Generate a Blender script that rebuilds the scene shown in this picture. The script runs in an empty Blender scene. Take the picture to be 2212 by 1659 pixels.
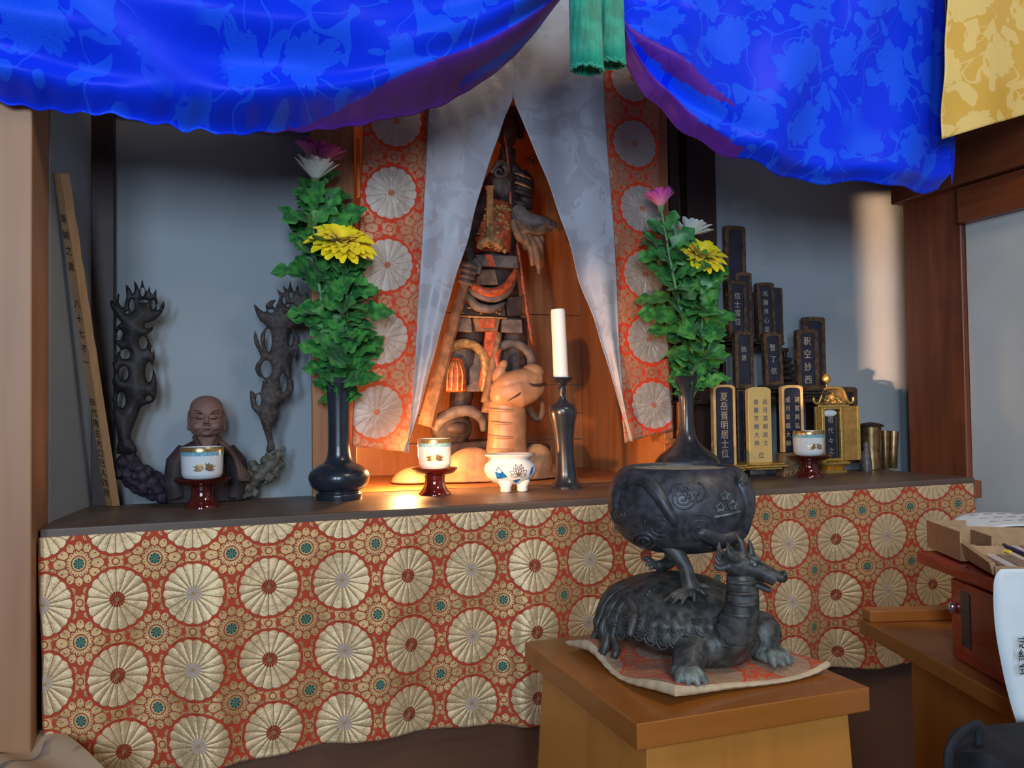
import bpy, math, random
from mathutils import Vector, Matrix, Euler, noise as mnoise
from math import sin, cos, pi, atan2, sqrt, tan, radians, exp
sc = bpy.context.scene
C = bpy.context.collection
# ---------------------------------------------------------------- camera
TH, PT, RO, FPX, ZC = radians(19.8), radians(1.6), 0.014, 1800.0, 0.932
F = Vector((sin(TH)*cos(PT), cos(TH)*cos(PT), sin(PT)))
_H = Vector((cos(TH), -sin(TH), 0)); _U = _H.cross(F)
R = cos(RO)*_H - sin(RO)*_U; U = cos(RO)*_U + sin(RO)*_H
CAM = Vector((0, 0, ZC))
cd = bpy.data.cameras.new('camera'); cam = bpy.data.objects.new('camera', cd); C.objects.link(cam)
cd.sensor_width = 36; cd.lens = FPX/2212*36; cd.clip_start = .02; cd.clip_end = 50
m = Matrix((R, U, -F)).transposed().to_4x4(); m.translation = CAM
cam.matrix_world = m; sc.camera = cam
# ---------------------------------------------------------------- world, light, exposure
sc.view_settings.view_transform = 'Standard'; sc.view_settings.look = 'None'
sc.view_settings.gamma = 1; sc.view_settings.use_curve_mapping = False
sc.view_settings.exposure = 0.0
w = bpy.data.worlds.new('world'); sc.world = w; w.use_nodes = True
bg = w.node_tree.nodes['Background']; bg.inputs[0].default_value = (.60, .68, .85, 1); bg.inputs[1].default_value = .06
def area(name, loc, aim, sx, sy, power, col, spread=180):
    l = bpy.data.lights.new(name, 'AREA'); l.shape = 'RECTANGLE'; l.size = sx; l.size_y = sy; l.energy = power; l.color = col
    l.spread = radians(spread)
    o = bpy.data.objects.new(name, l); C.objects.link(o); o.location = loc
    o.rotation_euler = (Vector(aim)-Vector(loc)).to_track_quat('-Z', 'Y').to_euler(); return o
def point(name, loc, power, col, r=.01):
    l = bpy.data.lights.new(name, 'POINT'); l.energy = power; l.color = col; l.shadow_soft_size = r
    o = bpy.data.objects.new(name, l); C.objects.link(o); o.location = loc; return o
# daylight through the shoji behind and beside the viewer
area('daylight_window', (-1.15, -1.5, 1.55), (.5, 1.5, .95), .40, 1.1, 40, (.60, .78, 1.0))
area('daylight_window_second', (-.35, -1.9, 1.55), (.6, 1.5, .95), .40, 1.1, 40, (.66, .82, 1.0))
area('overhead_warm_area', (1.1, .1, 2.3), (.9, 1.3, .6), .5, .5, 12, (1.0, .80, .58))  # warm area light overhead, aimed down at the altar front
def spot(name, loc, aim, power, col, ang, blend, r=.01):
    l = bpy.data.lights.new(name, 'SPOT'); l.energy = power; l.color = col; l.shadow_soft_size = r; l.spot_size = radians(ang); l.spot_blend = blend
    o = bpy.data.objects.new(name, l); C.objects.link(o); o.location = loc
    o.rotation_euler = (Vector(aim)-Vector(loc)).to_track_quat('-Z', 'Y').to_euler(); return o
# warm lamp at the shrine's left foot, plus an added unseen spot from front left
spot('shrine_fill_spot', (.27, 1.34, .88), (.90, 1.95, .92), 19, (1.0, .50, .20), 62, .5, .012)
point('shrine_inner_lamp', (.405, 1.835, .835), 6.0, (1.0, .46, .16), .015)
# added unseen slit light that lays the warm strip on the back wall
area('added_strip_light', (-.90, .81, 1.02), (1.792, 1.87, 1.24), .040, .56, .30, (1.0, .60, .34), .9)

# ---------------------------------------------------------------- pixel <-> place helpers
def ray(x, y): return F + R*((x-1106)/FPX) - U*((y-829.5)/FPX)
def at(x, y, Y):
    d = ray(x, y); return CAM + d*(Y/d.y)
def onz(x, y, Z):
    d = ray(x, y); return CAM + d*((Z-ZC)/d.z)
def onx(x, y, X):
    d = ray(x, y); return CAM + d*(X/d.x)
def mpp(p): return (Vector(p)-CAM).dot(F)/FPX
def lerp(a, b, t): return a+(b-a)*t
def sst(a, b, x):
    t = max(0, min(1, (x-a)/(b-a))); return t*t*(3-2*t)
def interp(pts, x):
    if x <= pts[0][0]: return pts[0][1]
    for (a, p), (b, q) in zip(pts, pts[1:]):
        if x <= b: return p+(q-p)*(x-a)/(b-a)
    return pts[-1][1]
def smooth_interp(pts, x):
    n = len(pts)
    if x <= pts[0][0]: return pts[0][1]
    if x >= pts[-1][0]: return pts[-1][1]
    for i in range(n-1):
        if x <= pts[i+1][0]:
            x0, y0 = pts[i]; x1, y1 = pts[i+1]
            m0 = (y1-pts[i-1][1])/(x1-pts[i-1][0]) if i else (y1-y0)/(x1-x0)
            m1 = (pts[i+2][1]-y0)/(pts[i+2][0]-x0) if i+2 < n else (y1-y0)/(x1-x0)
            h = x1-x0; t = (x-x0)/h
            return (2*t**3-3*t*t+1)*y0+(t**3-2*t*t+t)*h*m0+(3*t*t-2*t**3)*y1+(t**3-t*t)*h*m1
def spline(pts, n):
    """Catmull-Rom through points (Vectors or tuples), n samples per span"""
    P = [Vector(p) for p in pts]; out = []
    for i in range(len(P)-1):
        a = P[i-1] if i else P[0]*2-P[1]; b = P[i]; c = P[i+1]; d = P[i+2] if i+2 < len(P) else P[i+1]*2-P[i]
        for k in range(n):
            t = k/n
            out.append(.5*((2*b)+(c-a)*t+(2*a-5*b+4*c-d)*t*t+(3*b-a-3*c+d)*t**3))
    out.append(P[-1]); return out
def rspline(r, n):
    out = []
    for i in range(len(r)-1):
        for k in range(n): out.append(lerp(r[i], r[i+1], k/n))
    out.append(r[-1]); return out

# ---------------------------------------------------------------- mesh builder
class MB:
    def __init__(s): s.v = []; s.f = []; s.uv = {}; s.mi = []; s.cur = 0
    def add(s, vs, fs, uvs=None):
        o = len(s.v); s.v += [tuple(x) for x in vs]
        for f in fs: s.f.append(tuple(i+o for i in f)); s.mi.append(s.cur)
        if uvs:
            for i, q in enumerate(uvs): s.uv[o+i] = q
        return s
    def b(s, x0, x1, y0, y1, z0, z1, M=None):
        vs = [Vector((x, y, z)) for z in (z0, z1) for y in (y0, y1) for x in (x0, x1)]
        if M: vs = [M @ q for q in vs]
        return s.add(vs, [(0, 2, 3, 1), (4, 5, 7, 6), (0, 1, 5, 4), (2, 6, 7, 3), (0, 4, 6, 2), (1, 3, 7, 5)])
    def hexa(s, lo, hi):
        """8 corner block from two quads"""
        return s.add(list(lo)+list(hi), [(3, 2, 1, 0), (4, 5, 6, 7), (0, 1, 5, 4), (1, 2, 6, 5), (2, 3, 7, 6), (3, 0, 4, 7)])
    def lathe(s, prof, n=32, c=(0, 0, 0), M=None, capb=True, capt=True, uvs=False, mod=None):
        vs = []; uv = []
        for j, (r, z) in enumerate(prof):
            for i in range(n):
                a = 2*pi*i/n; rr = r*(mod(a, z) if mod else 1)
                q = Vector((rr*cos(a), rr*sin(a), z))
                if M: q = M @ q
                vs.append(q+Vector(c)); uv.append((i/n, j/(len(prof)-1)))
        fs = [(j*n+i, j*n+(i+1) % n, (j+1)*n+(i+1) % n, (j+1)*n+i) for j in range(len(prof)-1) for i in range(n)]
        if capb and prof[0][0] > 1e-6: fs.append(tuple(reversed(range(n))))
        if capt and prof[-1][0] > 1e-6: fs.append(tuple(range((len(prof)-1)*n, len(prof)*n)))
        return s.add(vs, fs, uv if uvs else None)
    def tube(s, pts, rad, n=8, flat=1.0, up=(0, 0, 1), cap=True, twist=0):
        P = [Vector(p) for p in pts]; L = len(P)
        if not hasattr(rad, '__len__'): rad = [rad]*L
        upv = Vector(up); vs = []
        prev = None
        for i, p in enumerate(P):
            t = (P[min(i+1, L-1)]-P[max(i-1, 0)]).normalized()
            if prev is None:
                a = t.cross(Vector((0, 1, 0))) if abs(t.z) > .75 and upv.z > .9 else t.cross(upv)
                if a.length < 1e-4: a = t.cross(Vector((1, .1, 0)))
            else: a = prev - t*prev.dot(t)
            a.normalize(); prev = a; bb = a.cross(t)
            for k in range(n):
                th = 2*pi*k/n+twist
                vs.append(p+a*cos(th)*rad[i]+bb*sin(th)*rad[i]*flat)
        fs = [(i*n+k, i*n+(k+1) % n, (i+1)*n+(k+1) % n, (i+1)*n+k) for i in range(L-1) for k in range(n)]
        if cap: fs += [tuple(reversed(range(n))), tuple(range((L-1)*n, L*n))]
        return s.add(vs, fs)
    def ell(s, c, r, nu=20, nv=12, M=None, mod=None):
        vs = []
        if not hasattr(r, '__len__'): r = (r, r, r)
        for j in range(nv+1):
            ph = pi*j/nv
            for i in range(nu):
                a = 2*pi*i/nu; k = mod(a, ph) if mod else 1
                q = Vector((r[0]*sin(ph)*cos(a)*k, r[1]*sin(ph)*sin(a)*k, -r[2]*cos(ph)*k))
                if M: q = M @ q
                vs.append(q+Vector(c))
        fs = [(j*nu+i, j*nu+(i+1) % nu, (j+1)*nu+(i+1) % nu, (j+1)*nu+i) for j in range(nv) for i in range(nu)]
        return s.add(vs, fs)
    def prism(s, pts, th, M):
        """2D outline (x,y) extruded along z by th (centred), placed with M"""
        n = len(pts)
        vs = [M @ Vector((x, y, -th/2)) for x, y in pts]+[M @ Vector((x, y, th/2)) for x, y in pts]
        fs = [tuple(reversed(range(n))), tuple(range(n, 2*n))]+[(i, (i+1) % n, (i+1) % n+n, i+n) for i in range(n)]
        return s.add(vs, fs)
    def strip(s, outer, inner, th, M):
        """ring between two outlines with the same count"""
        n = len(outer); vs = []
        for z in (-th/2, th/2):
            vs += [M @ Vector((x, y, z)) for x, y in outer]; vs += [M @ Vector((x, y, z)) for x, y in inner]
        fs = []
        for i in range(n):
            j = (i+1) % n
            fs += [(j, i, n+i, n+j), (2*n+i, 2*n+j, 3*n+j, 3*n+i), (i, j, 2*n+j, 2*n+i), (n+j, n+i, 3*n+i, 3*n+j)]
        return s.add(vs, fs)
    def grid(s, fn, nu, nv, uvf=None):
        vs = []; uv = []
        for j in range(nv+1):
            for i in range(nu+1):
                vs.append(fn(i/nu, j/nv)); uv.append(uvf(i/nu, j/nv) if uvf else (i/nu, j/nv))
        fs = [(j*(nu+1)+i, j*(nu+1)+i+1, (j+1)*(nu+1)+i+1, (j+1)*(nu+1)+i) for j in range(nv) for i in range(nu)]
        return s.add(vs, fs, uv)
    def merge(s, o, M=None):
        k = len(s.v); s.v += [tuple(M @ Vector(q)) if M else q for q in o.v]
        s.f += [tuple(i+k for i in f) for f in o.f]; s.mi += o.mi
        for i, q in o.uv.items(): s.uv[i+k] = q
        return s
def obj(name, mb, mat, parent=None, smooth=35, bevel=0, seg=2, subsurf=0, solid=0, remesh=0, disp=None, label=None, world=True):
    me = bpy.data.meshes.new(name)
    off = Vector(parent_origin(parent)) if (parent is not None and world) else Vector((0, 0, 0))
    vs = [(x-off.x, y-off.y, z-off.z) for x, y, z in mb.v]
    me.from_pydata(vs, [], mb.f)
    if mb.uv:
        ul = me.uv_layers.new(name='UVMap'); buf = []
        for lp in me.loops: buf += mb.uv.get(lp.vertex_index, (0, 0))
        ul.data.foreach_set('uv', buf)
    mats = mat if isinstance(mat, (list, tuple)) else [mat]
    for q in mats: me.materials.append(q)
    if len(mats) > 1: me.polygons.foreach_set('material_index', mb.mi)
    if smooth:
        me.polygons.foreach_set('use_smooth', [True]*len(me.polygons))
        if smooth < 180 and not remesh and not subsurf: me.set_sharp_from_angle(angle=radians(smooth))
    me.update()
    o = bpy.data.objects.new(name, me); C.objects.link(o)
    if parent is not None: o.parent = parent
    if solid:
        q = o.modifiers.new('s', 'SOLIDIFY'); q.thickness = solid; q.offset = 0
    if remesh:
        q = o.modifiers.new('r', 'REMESH'); q.mode = 'VOXEL'; q.voxel_size = remesh; q.use_smooth_shade = True
        q = o.modifiers.new('sm', 'SMOOTH'); q.factor = .5; q.iterations = 3
    if subsurf:
        q = o.modifiers.new('u', 'SUBSURF'); q.levels = q.render_levels = subsurf
    if disp:
        t = bpy.data.textures.new('t', disp[0]); t.noise_scale = disp[1]
        if disp[0] == 'CLOUDS': t.noise_depth = 3
        q = o.modifiers.new('d', 'DISPLACE'); q.texture = t; q.strength = disp[2]; q.mid_level = .5; q.texture_coords = 'LOCAL'
    if bevel:
        q = o.modifiers.new('b', 'BEVEL'); q.width = bevel; q.segments = seg; q.limit_method = 'ANGLE'; q.angle_limit = radians(40); q.harden_normals = True
    if label: o['label'] = label
    return o
def parent_origin(p):
    o = Vector((0, 0, 0))
    while p is not None: o += p.location; p = p.parent
    return o
def tag(o, label, cat, group=None, kind=None):
    o['label'] = label; o['category'] = cat
    if group: o['group'] = group
    if kind: o['kind'] = kind
    return o
def thing(name, label, cat, loc=(0, 0, 0), rz=0, group=None):
    o = bpy.data.objects.new(name, None); C.objects.link(o); o.empty_display_size = .02
    o.location = loc; o.rotation_euler = (0, 0, rz); return tag(o, label, cat, group)
def struct(name, mb, mat, **k):
    o = obj(name, mb, mat, **k); o['kind'] = 'structure'; return o
def kids(o): return [c for c in bpy.data.objects if c.parent == o]
def dup(root, loc, rz=None, label=None):
    r = root.copy(); C.objects.link(r); r.location = loc
    if rz is not None: r.rotation_euler = (0, 0, rz)
    if label: r['label'] = label
    for ch in kids(root):
        c = ch.copy(); C.objects.link(c); c.parent = r
        for g in kids(ch):
            d = g.copy(); C.objects.link(d); d.parent = c
    return r
# ---------------------------------------------------------------- node expressions
class X:
    """a scalar socket with arithmetic"""
    def __init__(s, t, k): s.t = t; s.k = k
    def _(s, op, *a, clamp=False):
        n = s.t.nodes.new('ShaderNodeMath'); n.operation = op; n.use_clamp = clamp
        for i, q in enumerate((s,)+a):
            if isinstance(q, X): s.t.links.new(q.k, n.inputs[i])
            else: n.inputs[i].default_value = q
        return X(s.t, n.outputs[0])
    def __add__(s, o): return s._('ADD', o)
    __radd__ = __add__
    def __mul__(s, o): return s._('MULTIPLY', o)
    __rmul__ = __mul__
    def __sub__(s, o): return s._('SUBTRACT', o)
    def __rsub__(s, o): return (s*-1)+o
    def __truediv__(s, o): return s._('DIVIDE', o)
    def __neg__(s): return s*-1
    def sin(s): return s._('SINE')
    def cos(s): return s._('COSINE')
    def abs(s): return s._('ABSOLUTE')
    def frac(s): return s._('FRACT')
    def floor(s): return s._('FLOOR')
    def pow(s, e): return s._('POWER', e)
    def sqrt(s): return s._('SQRT')
    def min(s, o): return s._('MINIMUM', o)
    def max(s, o): return s._('MAXIMUM', o)
    def lt(s, o): return s._('LESS_THAN', o)
    def gt(s, o): return s._('GREATER_THAN', o)
    def atan2(s, o): return s._('ARCTAN2', o)
    def log(s): return s._('LOGARITHM', 2.718)
    def clamp(s): return s._('ADD', 0, clamp=True)
    def step(s, a, b):
        """smooth 0..1 from a to b"""
        n = s.t.nodes.new('ShaderNodeMapRange'); n.interpolation_type = 'SMOOTHSTEP'
        s.t.links.new(s.k, n.inputs[0]); n.inputs[1].default_value = a; n.inputs[2].default_value = b
        return X(s.t, n.outputs[0])
class Mat:
    def __init__(s, name):
        s.m = bpy.data.materials.new(name); s.m.use_nodes = True; s.t = s.m.node_tree
        s.p = s.t.nodes['Principled BSDF']
    def tc(s, kind='Object', scale=(1, 1, 1), rot=(0, 0, 0)):
        n = s.t.nodes.new('ShaderNodeTexCoord'); mp = s.t.nodes.new('ShaderNodeMapping')
        mp.inputs['Scale'].default_value = scale; mp.inputs['Rotation'].default_value = rot
        s.t.links.new(n.outputs[kind], mp.inputs[0]); return mp.outputs[0]
    def xyz(s, vec):
        n = s.t.nodes.new('ShaderNodeSeparateXYZ'); s.t.links.new(vec, n.inputs[0])
        return [X(s.t, o) for o in n.outputs]
    def comb(s, *a):
        n = s.t.nodes.new('ShaderNodeCombineXYZ')
        for i, q in enumerate(a):
            if isinstance(q, X): s.t.links.new(q.k, n.inputs[i])
            else: n.inputs[i].default_value = q
        return n.outputs[0]
    def noise(s, vec, scale, detail=3, dist=0, rough=.5):
        n = s.t.nodes.new('ShaderNodeTexNoise'); n.inputs['Scale'].default_value = scale
        n.inputs['Detail'].default_value = detail; n.inputs['Distortion'].default_value = dist; n.inputs['Roughness'].default_value = rough
        s.t.links.new(vec, n.inputs['Vector']); return X(s.t, n.outputs[0])
    def vor(s, vec, scale, feat='F1', out='Distance', rnd=1):
        n = s.t.nodes.new('ShaderNodeTexVoronoi'); n.feature = feat; n.inputs['Scale'].default_value = scale; n.inputs['Randomness'].default_value = rnd
        s.t.links.new(vec, n.inputs['Vector'])
        return X(s.t, n.outputs[out]) if out == 'Distance' else n.outputs[out]
    def wave(s, vec, scale, dist=4, detail=3, prof='SIN', bands='X'):
        n = s.t.nodes.new('ShaderNodeTexWave'); n.inputs['Scale'].default_value = scale; n.inputs['Distortion'].default_value = dist
        n.inputs['Detail'].default_value = detail; n.wave_profile = prof; n.bands_direction = bands
        s.t.links.new(vec, n.inputs['Vector']); return X(s.t, n.outputs['Fac'])
    def mix(s, f, a, b):
        n = s.t.nodes.new('ShaderNodeMix'); n.data_type = 'RGBA'
        for i, q in ((0, f), (6, a), (7, b)):
            if isinstance(q, X): s.t.links.new(q.k, n.inputs[i])
            elif hasattr(q, 'node'): s.t.links.new(q, n.inputs[i])
            else: n.inputs[i].default_value = (*q, 1) if hasattr(q, '__len__') else q
        return n.outputs[2]
    def bump(s, h, strength=.3, dist=.002, prev=None):
        n = s.t.nodes.new('ShaderNodeBump'); n.inputs['Strength'].default_value = strength; n.inputs['Distance'].default_value = dist
        s.t.links.new(h.k, n.inputs['Height'])
        if prev is not None: s.t.links.new(prev, n.inputs['Normal'])
        return n.outputs[0]
    def translucent(s, f, col):
        tr = s.t.nodes.new('ShaderNodeBsdfTranslucent'); tr.inputs[0].default_value = (*col, 1)
        mx = s.t.nodes.new('ShaderNodeMixShader'); mx.inputs[0].default_value = f; out = s.t.nodes['Material Output']
        s.t.links.new(s.p.outputs[0], mx.inputs[1]); s.t.links.new(tr.outputs[0], mx.inputs[2]); s.t.links.new(mx.outputs[0], out.inputs[0])
    def done(s, **k):
        nm = dict(base='Base Color', rough='Roughness', metal='Metallic', normal='Normal', sheen='Sheen Weight', coat='Coat Weight',
                  spec='Specular IOR Level', trans='Transmission Weight', emis='Emission Color', es='Emission Strength', alpha='Alpha',
                  aniso='Anisotropic', sss='Subsurface Weight', sheent='Sheen Tint')
        for a, v in k.items():
            i = s.p.inputs[nm[a]]
            if isinstance(v, X): s.t.links.new(v.k, i)
            elif hasattr(v, 'node'): s.t.links.new(v, i)
            elif hasattr(v, '__len__'): i.default_value = (*v, 1)
            else: i.default_value = v
        return s.m
def plain(name, col, rough=.5, metal=0, var=.12, scale=40, bump=.15, bd=.0005, **k):
    M = Mat(name); v = M.tc(); n = M.noise(v, scale, 4)
    dark = [c*(1-var) for c in col]; lite = [min(1, c*(1+var)) for c in col]
    return M.done(base=M.mix(n.step(.35, .65), dark, lite), rough=rough, metal=metal, normal=M.bump(n, bump, bd), **k)
def wood(name, c1, c2, axis='Z', scale=9, rough=.5, coat=0, stretch=14, contrast=(.35, .65), bump=.15):
    M = Mat(name); sc3 = {'X': (1/stretch, 1, 1), 'Y': (1, 1/stretch, 1), 'Z': (1, 1, 1/stretch)}[axis]
    v = M.tc(scale=sc3); n = M.noise(v, scale, 5, .6); g = M.noise(v, scale*9, 2, 0); l = M.noise(M.tc(), 2.2, 2)
    f = (n*.6+g*.25+l*.25).step(*contrast)
    return M.done(base=M.mix(f, c1, c2), rough=rough, coat=coat, normal=M.bump(g, bump, .0004))
W_DARK = wood('dark_stained_wood', (.012, .0045, .0035), (.045, .014, .009), 'Z', 9, .5)
W_DARKX = wood('dark_stained_beam', (.010, .004, .0035), (.032, .011, .008), 'X', 9, .5)
W_POST = wood('red_brown_post_wood', (.105, .023, .010), (.27, .072, .027), 'Z', 6, .42, .1)
W_POSTL = wood('worn_brown_post_wood', (.23, .095, .042), (.42, .21, .105), 'Z', 4, .5, 0)
W_BEAM = wood('red_brown_beam_wood', (.135, .030, .009), (.27, .070, .022), 'Y', 6, .42, .1)
W_SHELF = wood('grey_brown_shelf_wood', (.085, .056, .042), (.16, .105, .078), 'X', 8, .42)
W_STEP = wood('brown_step_wood', (.045, .018, .010), (.13, .055, .028), 'X', 7, .45)
W_SHRINE = wood('shrine_cedar_wood', (.26, .090, .028), (.46, .19, .062), 'Z', 14, .45, .05)
W_PED = wood('amber_pedestal_wood', (.31, .095, .014), (.41, .14, .024), 'X', 5, .34, .12, 10, (.3, .7), .06)
W_PEDZ = wood('amber_pedestal_side_wood', (.42, .150, .024), (.53, .205, .036), 'Z', 3, .4, .05, 14, (.42, .6), .06)
W_TAB = wood('amber_table_wood', (.33, .105, .018), (.44, .155, .030), 'Y', 6, .36, .1, 12, (.3, .7), .06)
W_STICK = wood('pale_stick_wood', (.34, .19, .09), (.50, .30, .15), 'Z', 9, .6)
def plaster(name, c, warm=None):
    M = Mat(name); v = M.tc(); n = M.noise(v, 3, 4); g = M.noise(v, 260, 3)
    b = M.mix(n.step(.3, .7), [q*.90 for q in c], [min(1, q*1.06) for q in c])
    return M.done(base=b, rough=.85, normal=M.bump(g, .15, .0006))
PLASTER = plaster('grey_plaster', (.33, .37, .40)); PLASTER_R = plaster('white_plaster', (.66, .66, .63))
LACQ_RED = plain('dark_red_lacquer', (.075, .006, .005), .10, 0, .08, 30, 0, coat=.6)
LACQ_STAND = plain('red_lacquer_box_coat', (.34, .016, .004), .22, 0, .2, 14, .03, coat=.5)
LACQ_BLK = plain('black_lacquer', (.018, .024, .036), .28, 0, .2, 30, .02, coat=.3)
BRONZE = plain('black_bronze', (.022, .026, .034), .33, .75, .35, 60, .12, .0006)
GOLD = plain('gilt', (.78, .52, .16), .30, .85, .12, 90, .1, .0004)
GOLD_OLD = plain('old_gilt', (.30, .19, .075), .42, .6, .35, 90, .25, .0006)
PORC = plain('white_porcelain', (.70, .76, .80), .08, 0, .02, 20, 0, coat=.5)
WAX = plain('white_wax', (.85, .85, .86), .4, 0, .02, 60, .03, sss=.15)
LEAF = (lambda M: M.done(base=M.mix(M.noise(M.tc(), 55, 2).step(.35, .68), (.018, .13, .030), (.08, .34, .06)), rough=.42, sheen=.1, normal=M.bump(M.noise(M.tc(), 420, 2), .25, .0006)))(Mat('chrysanthemum_leaf'))
STEM = plain('green_stem', (.16, .30, .13), .5, 0, .2, 60, .1)
def emit(name, col, st):
    M = Mat(name); return M.done(base=col, emis=col, es=st)
# ----- altar cloth: lattice of chrysanthemum wheels, green starred rosettes and scrolls on red
def brocade(name, ground, gold, pale, green, red, metal=.55, mode='altar'):
    M = Mat(name); u, v, _ = M.xyz(M.tc('UV')); alt = mode == 'altar'
    def polar(ox, oy):
        a = (u+ox).frac()-.5; b = (v+oy).frac()-.5
        return (a*a+b*b).sqrt(), b.atan2(a), a, b
    r1, a1, _, _ = polar(.5, .5)                     # wheels at integers
    r2, a2, A, Bq = polar(0, 0)                      # rosettes at halves
    r3, a3, _, _ = polar(0, .5); r4, a4, _, _ = polar(.5, 0)   # little flowers between
    if not alt: r1 = r1*1.12
    pet = (a1*(9 if alt else 8)).cos().abs()
    wheel = (r1-(.374+pet.pow(.6)*.030)).step(.006, -.006)
    seam = pet.step(.0, .15 if alt else .10).max(r1.lt(.05))
    ring = (r1-.422).abs().step(.018, .010)
    centre = r1.step(.106, .100) if alt else r1.step(.05, .045)
    rays = ((a1*8).cos().abs()).step(.12, .3)
    odd = (((u+.5).floor()*.5).frac()).lt(.25); eye = r1.step(.030, .024)
    # rosette of layered petals
    q2 = (a2*6).cos().abs(); w2 = (a2*6+pi/2).cos().abs()
    ros = (r2-(.205+q2.pow(.6)*.085+(a2*2).cos().max(0)*.055)).step(.006, -.006)
    ln = (q2.step(.06, .24)).max(r2.lt(.13))*((r2-(.150+w2*.035)).abs()).step(.006, .012)*((r2-.098).abs()).step(.004, .009)*(((r2-.26).abs()+(w2-0)*.08)).step(.010, .022)
    gcen = r2.step(.076, .068); gray = (a2*4).cos().abs().step(.10, .25)
    def small(r, a):
        q = (a*3+.5).cos().abs(); return (r-(.068+q*.034)).step(.005, -.005), ((r-.046).abs()).step(.004, .009)
    s3, l3 = small(r3, a3); s4, l4 = small(r4, a4)
    # eight little curls around every rosette
    P, Q = A.abs(), Bq.abs(); mx, mn = P.max(Q), P.min(Q)
    def curl(cx, cy, R, w, ph=0):
        x, y = mx-cx, mn-cy; r = (x*x+y*y).sqrt(); th = y.atan2(x)/(2*pi)
        return ((r/w+th+ph).frac()-.5).abs().step(.10, .20)*r.step(R, R*.93), r.step(R*1.22, R*1.14)
    c1, k1 = curl(.352, .098, .050, .028); c2, k2 = curl(.425, .045, .026, .02, .3); c3, k3 = curl(.262, .205, .042, .026, .5)
    field = (c1.max(c2).max(c3)).max((k1.max(k2).max(k3))*(1-(((mx-.352)*(mx-.352)+(mn-.098)*(mn-.098)).sqrt()).step(.058, .050)*.999)*.8)
    field = field.clamp()*(r1.step(.424, .434))
    nz = M.noise(M.tc('UV'), 26, 2)
    col = M.mix(field, ground, gold)
    col = M.mix(ros, col, M.mix(ln, red, gold))
    col = M.mix(s3.max(s4), col, M.mix((l3*s3+l4*s4).clamp(), ground, gold))
    col = M.mix(ring, col, ground)
    col = M.mix(wheel, col, M.mix(seam, [c*(.42 if alt else .55) for c in gold], pale))
    cc = M.mix(odd, M.mix(rays, pale, (.60, .45, .36)), M.mix(rays, pale, red)) if alt else M.mix(rays, pale, red)
    col = M.mix(centre, col, cc); col = M.mix(eye, col, gold)
    if alt: col = M.mix(gcen, col, M.mix(gray, pale, green))
    pat = (field.max(ros*ln).max(s3*l3).max(s4*l4)*.6).max(wheel*(pet*.5+.5)*seam).max(gcen*.5)
    weave = M.noise(M.tc('UV', (1, 3, 1)), 150, 2); spark = M.noise(M.tc('UV'), 60, 3); fold = M.noise(M.tc('UV'), 3.2, 3)
    if not alt: M.translucent(.22, [min(1, c*1.5) for c in pale])
    isgold = (field.max(ros*ln).max(s3).max(s4).max(wheel)*(1-centre*(1-odd)*.8)*(1-gcen*.8)).clamp()
    n1 = M.bump(pat, .7, .003 if alt else .0008); n2 = M.bump(weave, .35, .0008, n1)
    n3 = M.bump(spark, .35 if alt else .2, .002, n2); n4 = M.bump(fold, .5, .012, n3)
    return M.done(base=col, metal=isgold*metal, rough=(1-isgold)*.35+(.34 if alt else .30), normal=n4, sheen=.1)
ALTAR_CLOTH = brocade('gold_altar_brocade', (.50, .045, .010), (.68, .41, .17), (.82, .59, .32), (.004, .105, .075), (.40, .035, .012), metal=.45)
STRIP_CLOTH = brocade('red_silver_brocade', (.80, .045, .004), (.62, .30, .17), (.58, .51, .44), (.50, .36, .30), (.70, .08, .02), metal=.4, mode='strip')
# ----- satin damask with peonies and curling vines
def damask(name, base, alt, rough=(.30, .5), scale=2.6, bump=.2, sheen=.1, spec=.5, tint=None, amt=1.0, transl=0):
    M = Mat(name); v = M.tc('UV'); w1 = M.noise(v, 1.3, 2); w2 = M.noise(M.tc('UV', (1.1, .9, 1)), 1.6, 2); pres = M.noise(v, 1.9, 1)
    u, q, _ = M.xyz(v)
    us = u*scale+w1*1.5; vs = q*scale+w2*1.5
    a = (us+vs.floor()*.5).frac()-.5; b = vs.frac()-.5
    r = (a*a+b*b).sqrt(); th = b.atan2(a); fine = M.noise(v, 16, 2)
    flower = (r-(.25+(th*3.5+w1*6).cos().abs()*.07+(th*11).cos().abs()*.03+fine*.05-.03)).step(.006, -.006)
    petals = ((r*42+(th*5).cos()*2.4+fine*5)).sin().abs().step(.02, .12)
    vine = (((M.noise(v, 3.1, 1, 1.2)-.5).abs())).step(.016, .010)*r.gt(.30)
    lv = ((M.noise(v, 7.5, 0, .4)-.60)).step(-.004, .004)*r.gt(.33)
    pat = (flower*petals).max(vine*.9).max(lv)*amt*pres.step(.30, .45)
    f = M.noise(M.tc('UV', (40, 400, 1)), 3, 1)
    if tint: M.p.inputs['Specular Tint'].default_value = (*tint, 1)
    if transl: M.translucent(transl, alt)
    return M.done(base=M.mix(pat.clamp(), base, alt), rough=pat*(rough[1]-rough[0])+rough[0], sheen=sheen, spec=spec,
                  normal=M.bump(f, .05, .0004, M.bump(pat, bump, .0006)))
BLUE = damask('blue_satin_damask', (.004, .040, .92), (.010, .10, 1.0), (.38, .46), 2.4, .2, .02, .42, (.22, .25, 1.0))
VIOLET = damask('violet_warm_light_on_blue', (.10, .022, .34), (.12, .028, .40), (.40, .5), 2.4, .15, .05, .4, (.5, .3, 1.0))  # same blue cloth, coloured violet where warm light would tint its folds
YELLOW = damask('yellow_satin_damask', (.70, .44, .075), (.80, .60, .20), (.28, .45), 2.6, .15, .1)
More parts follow.
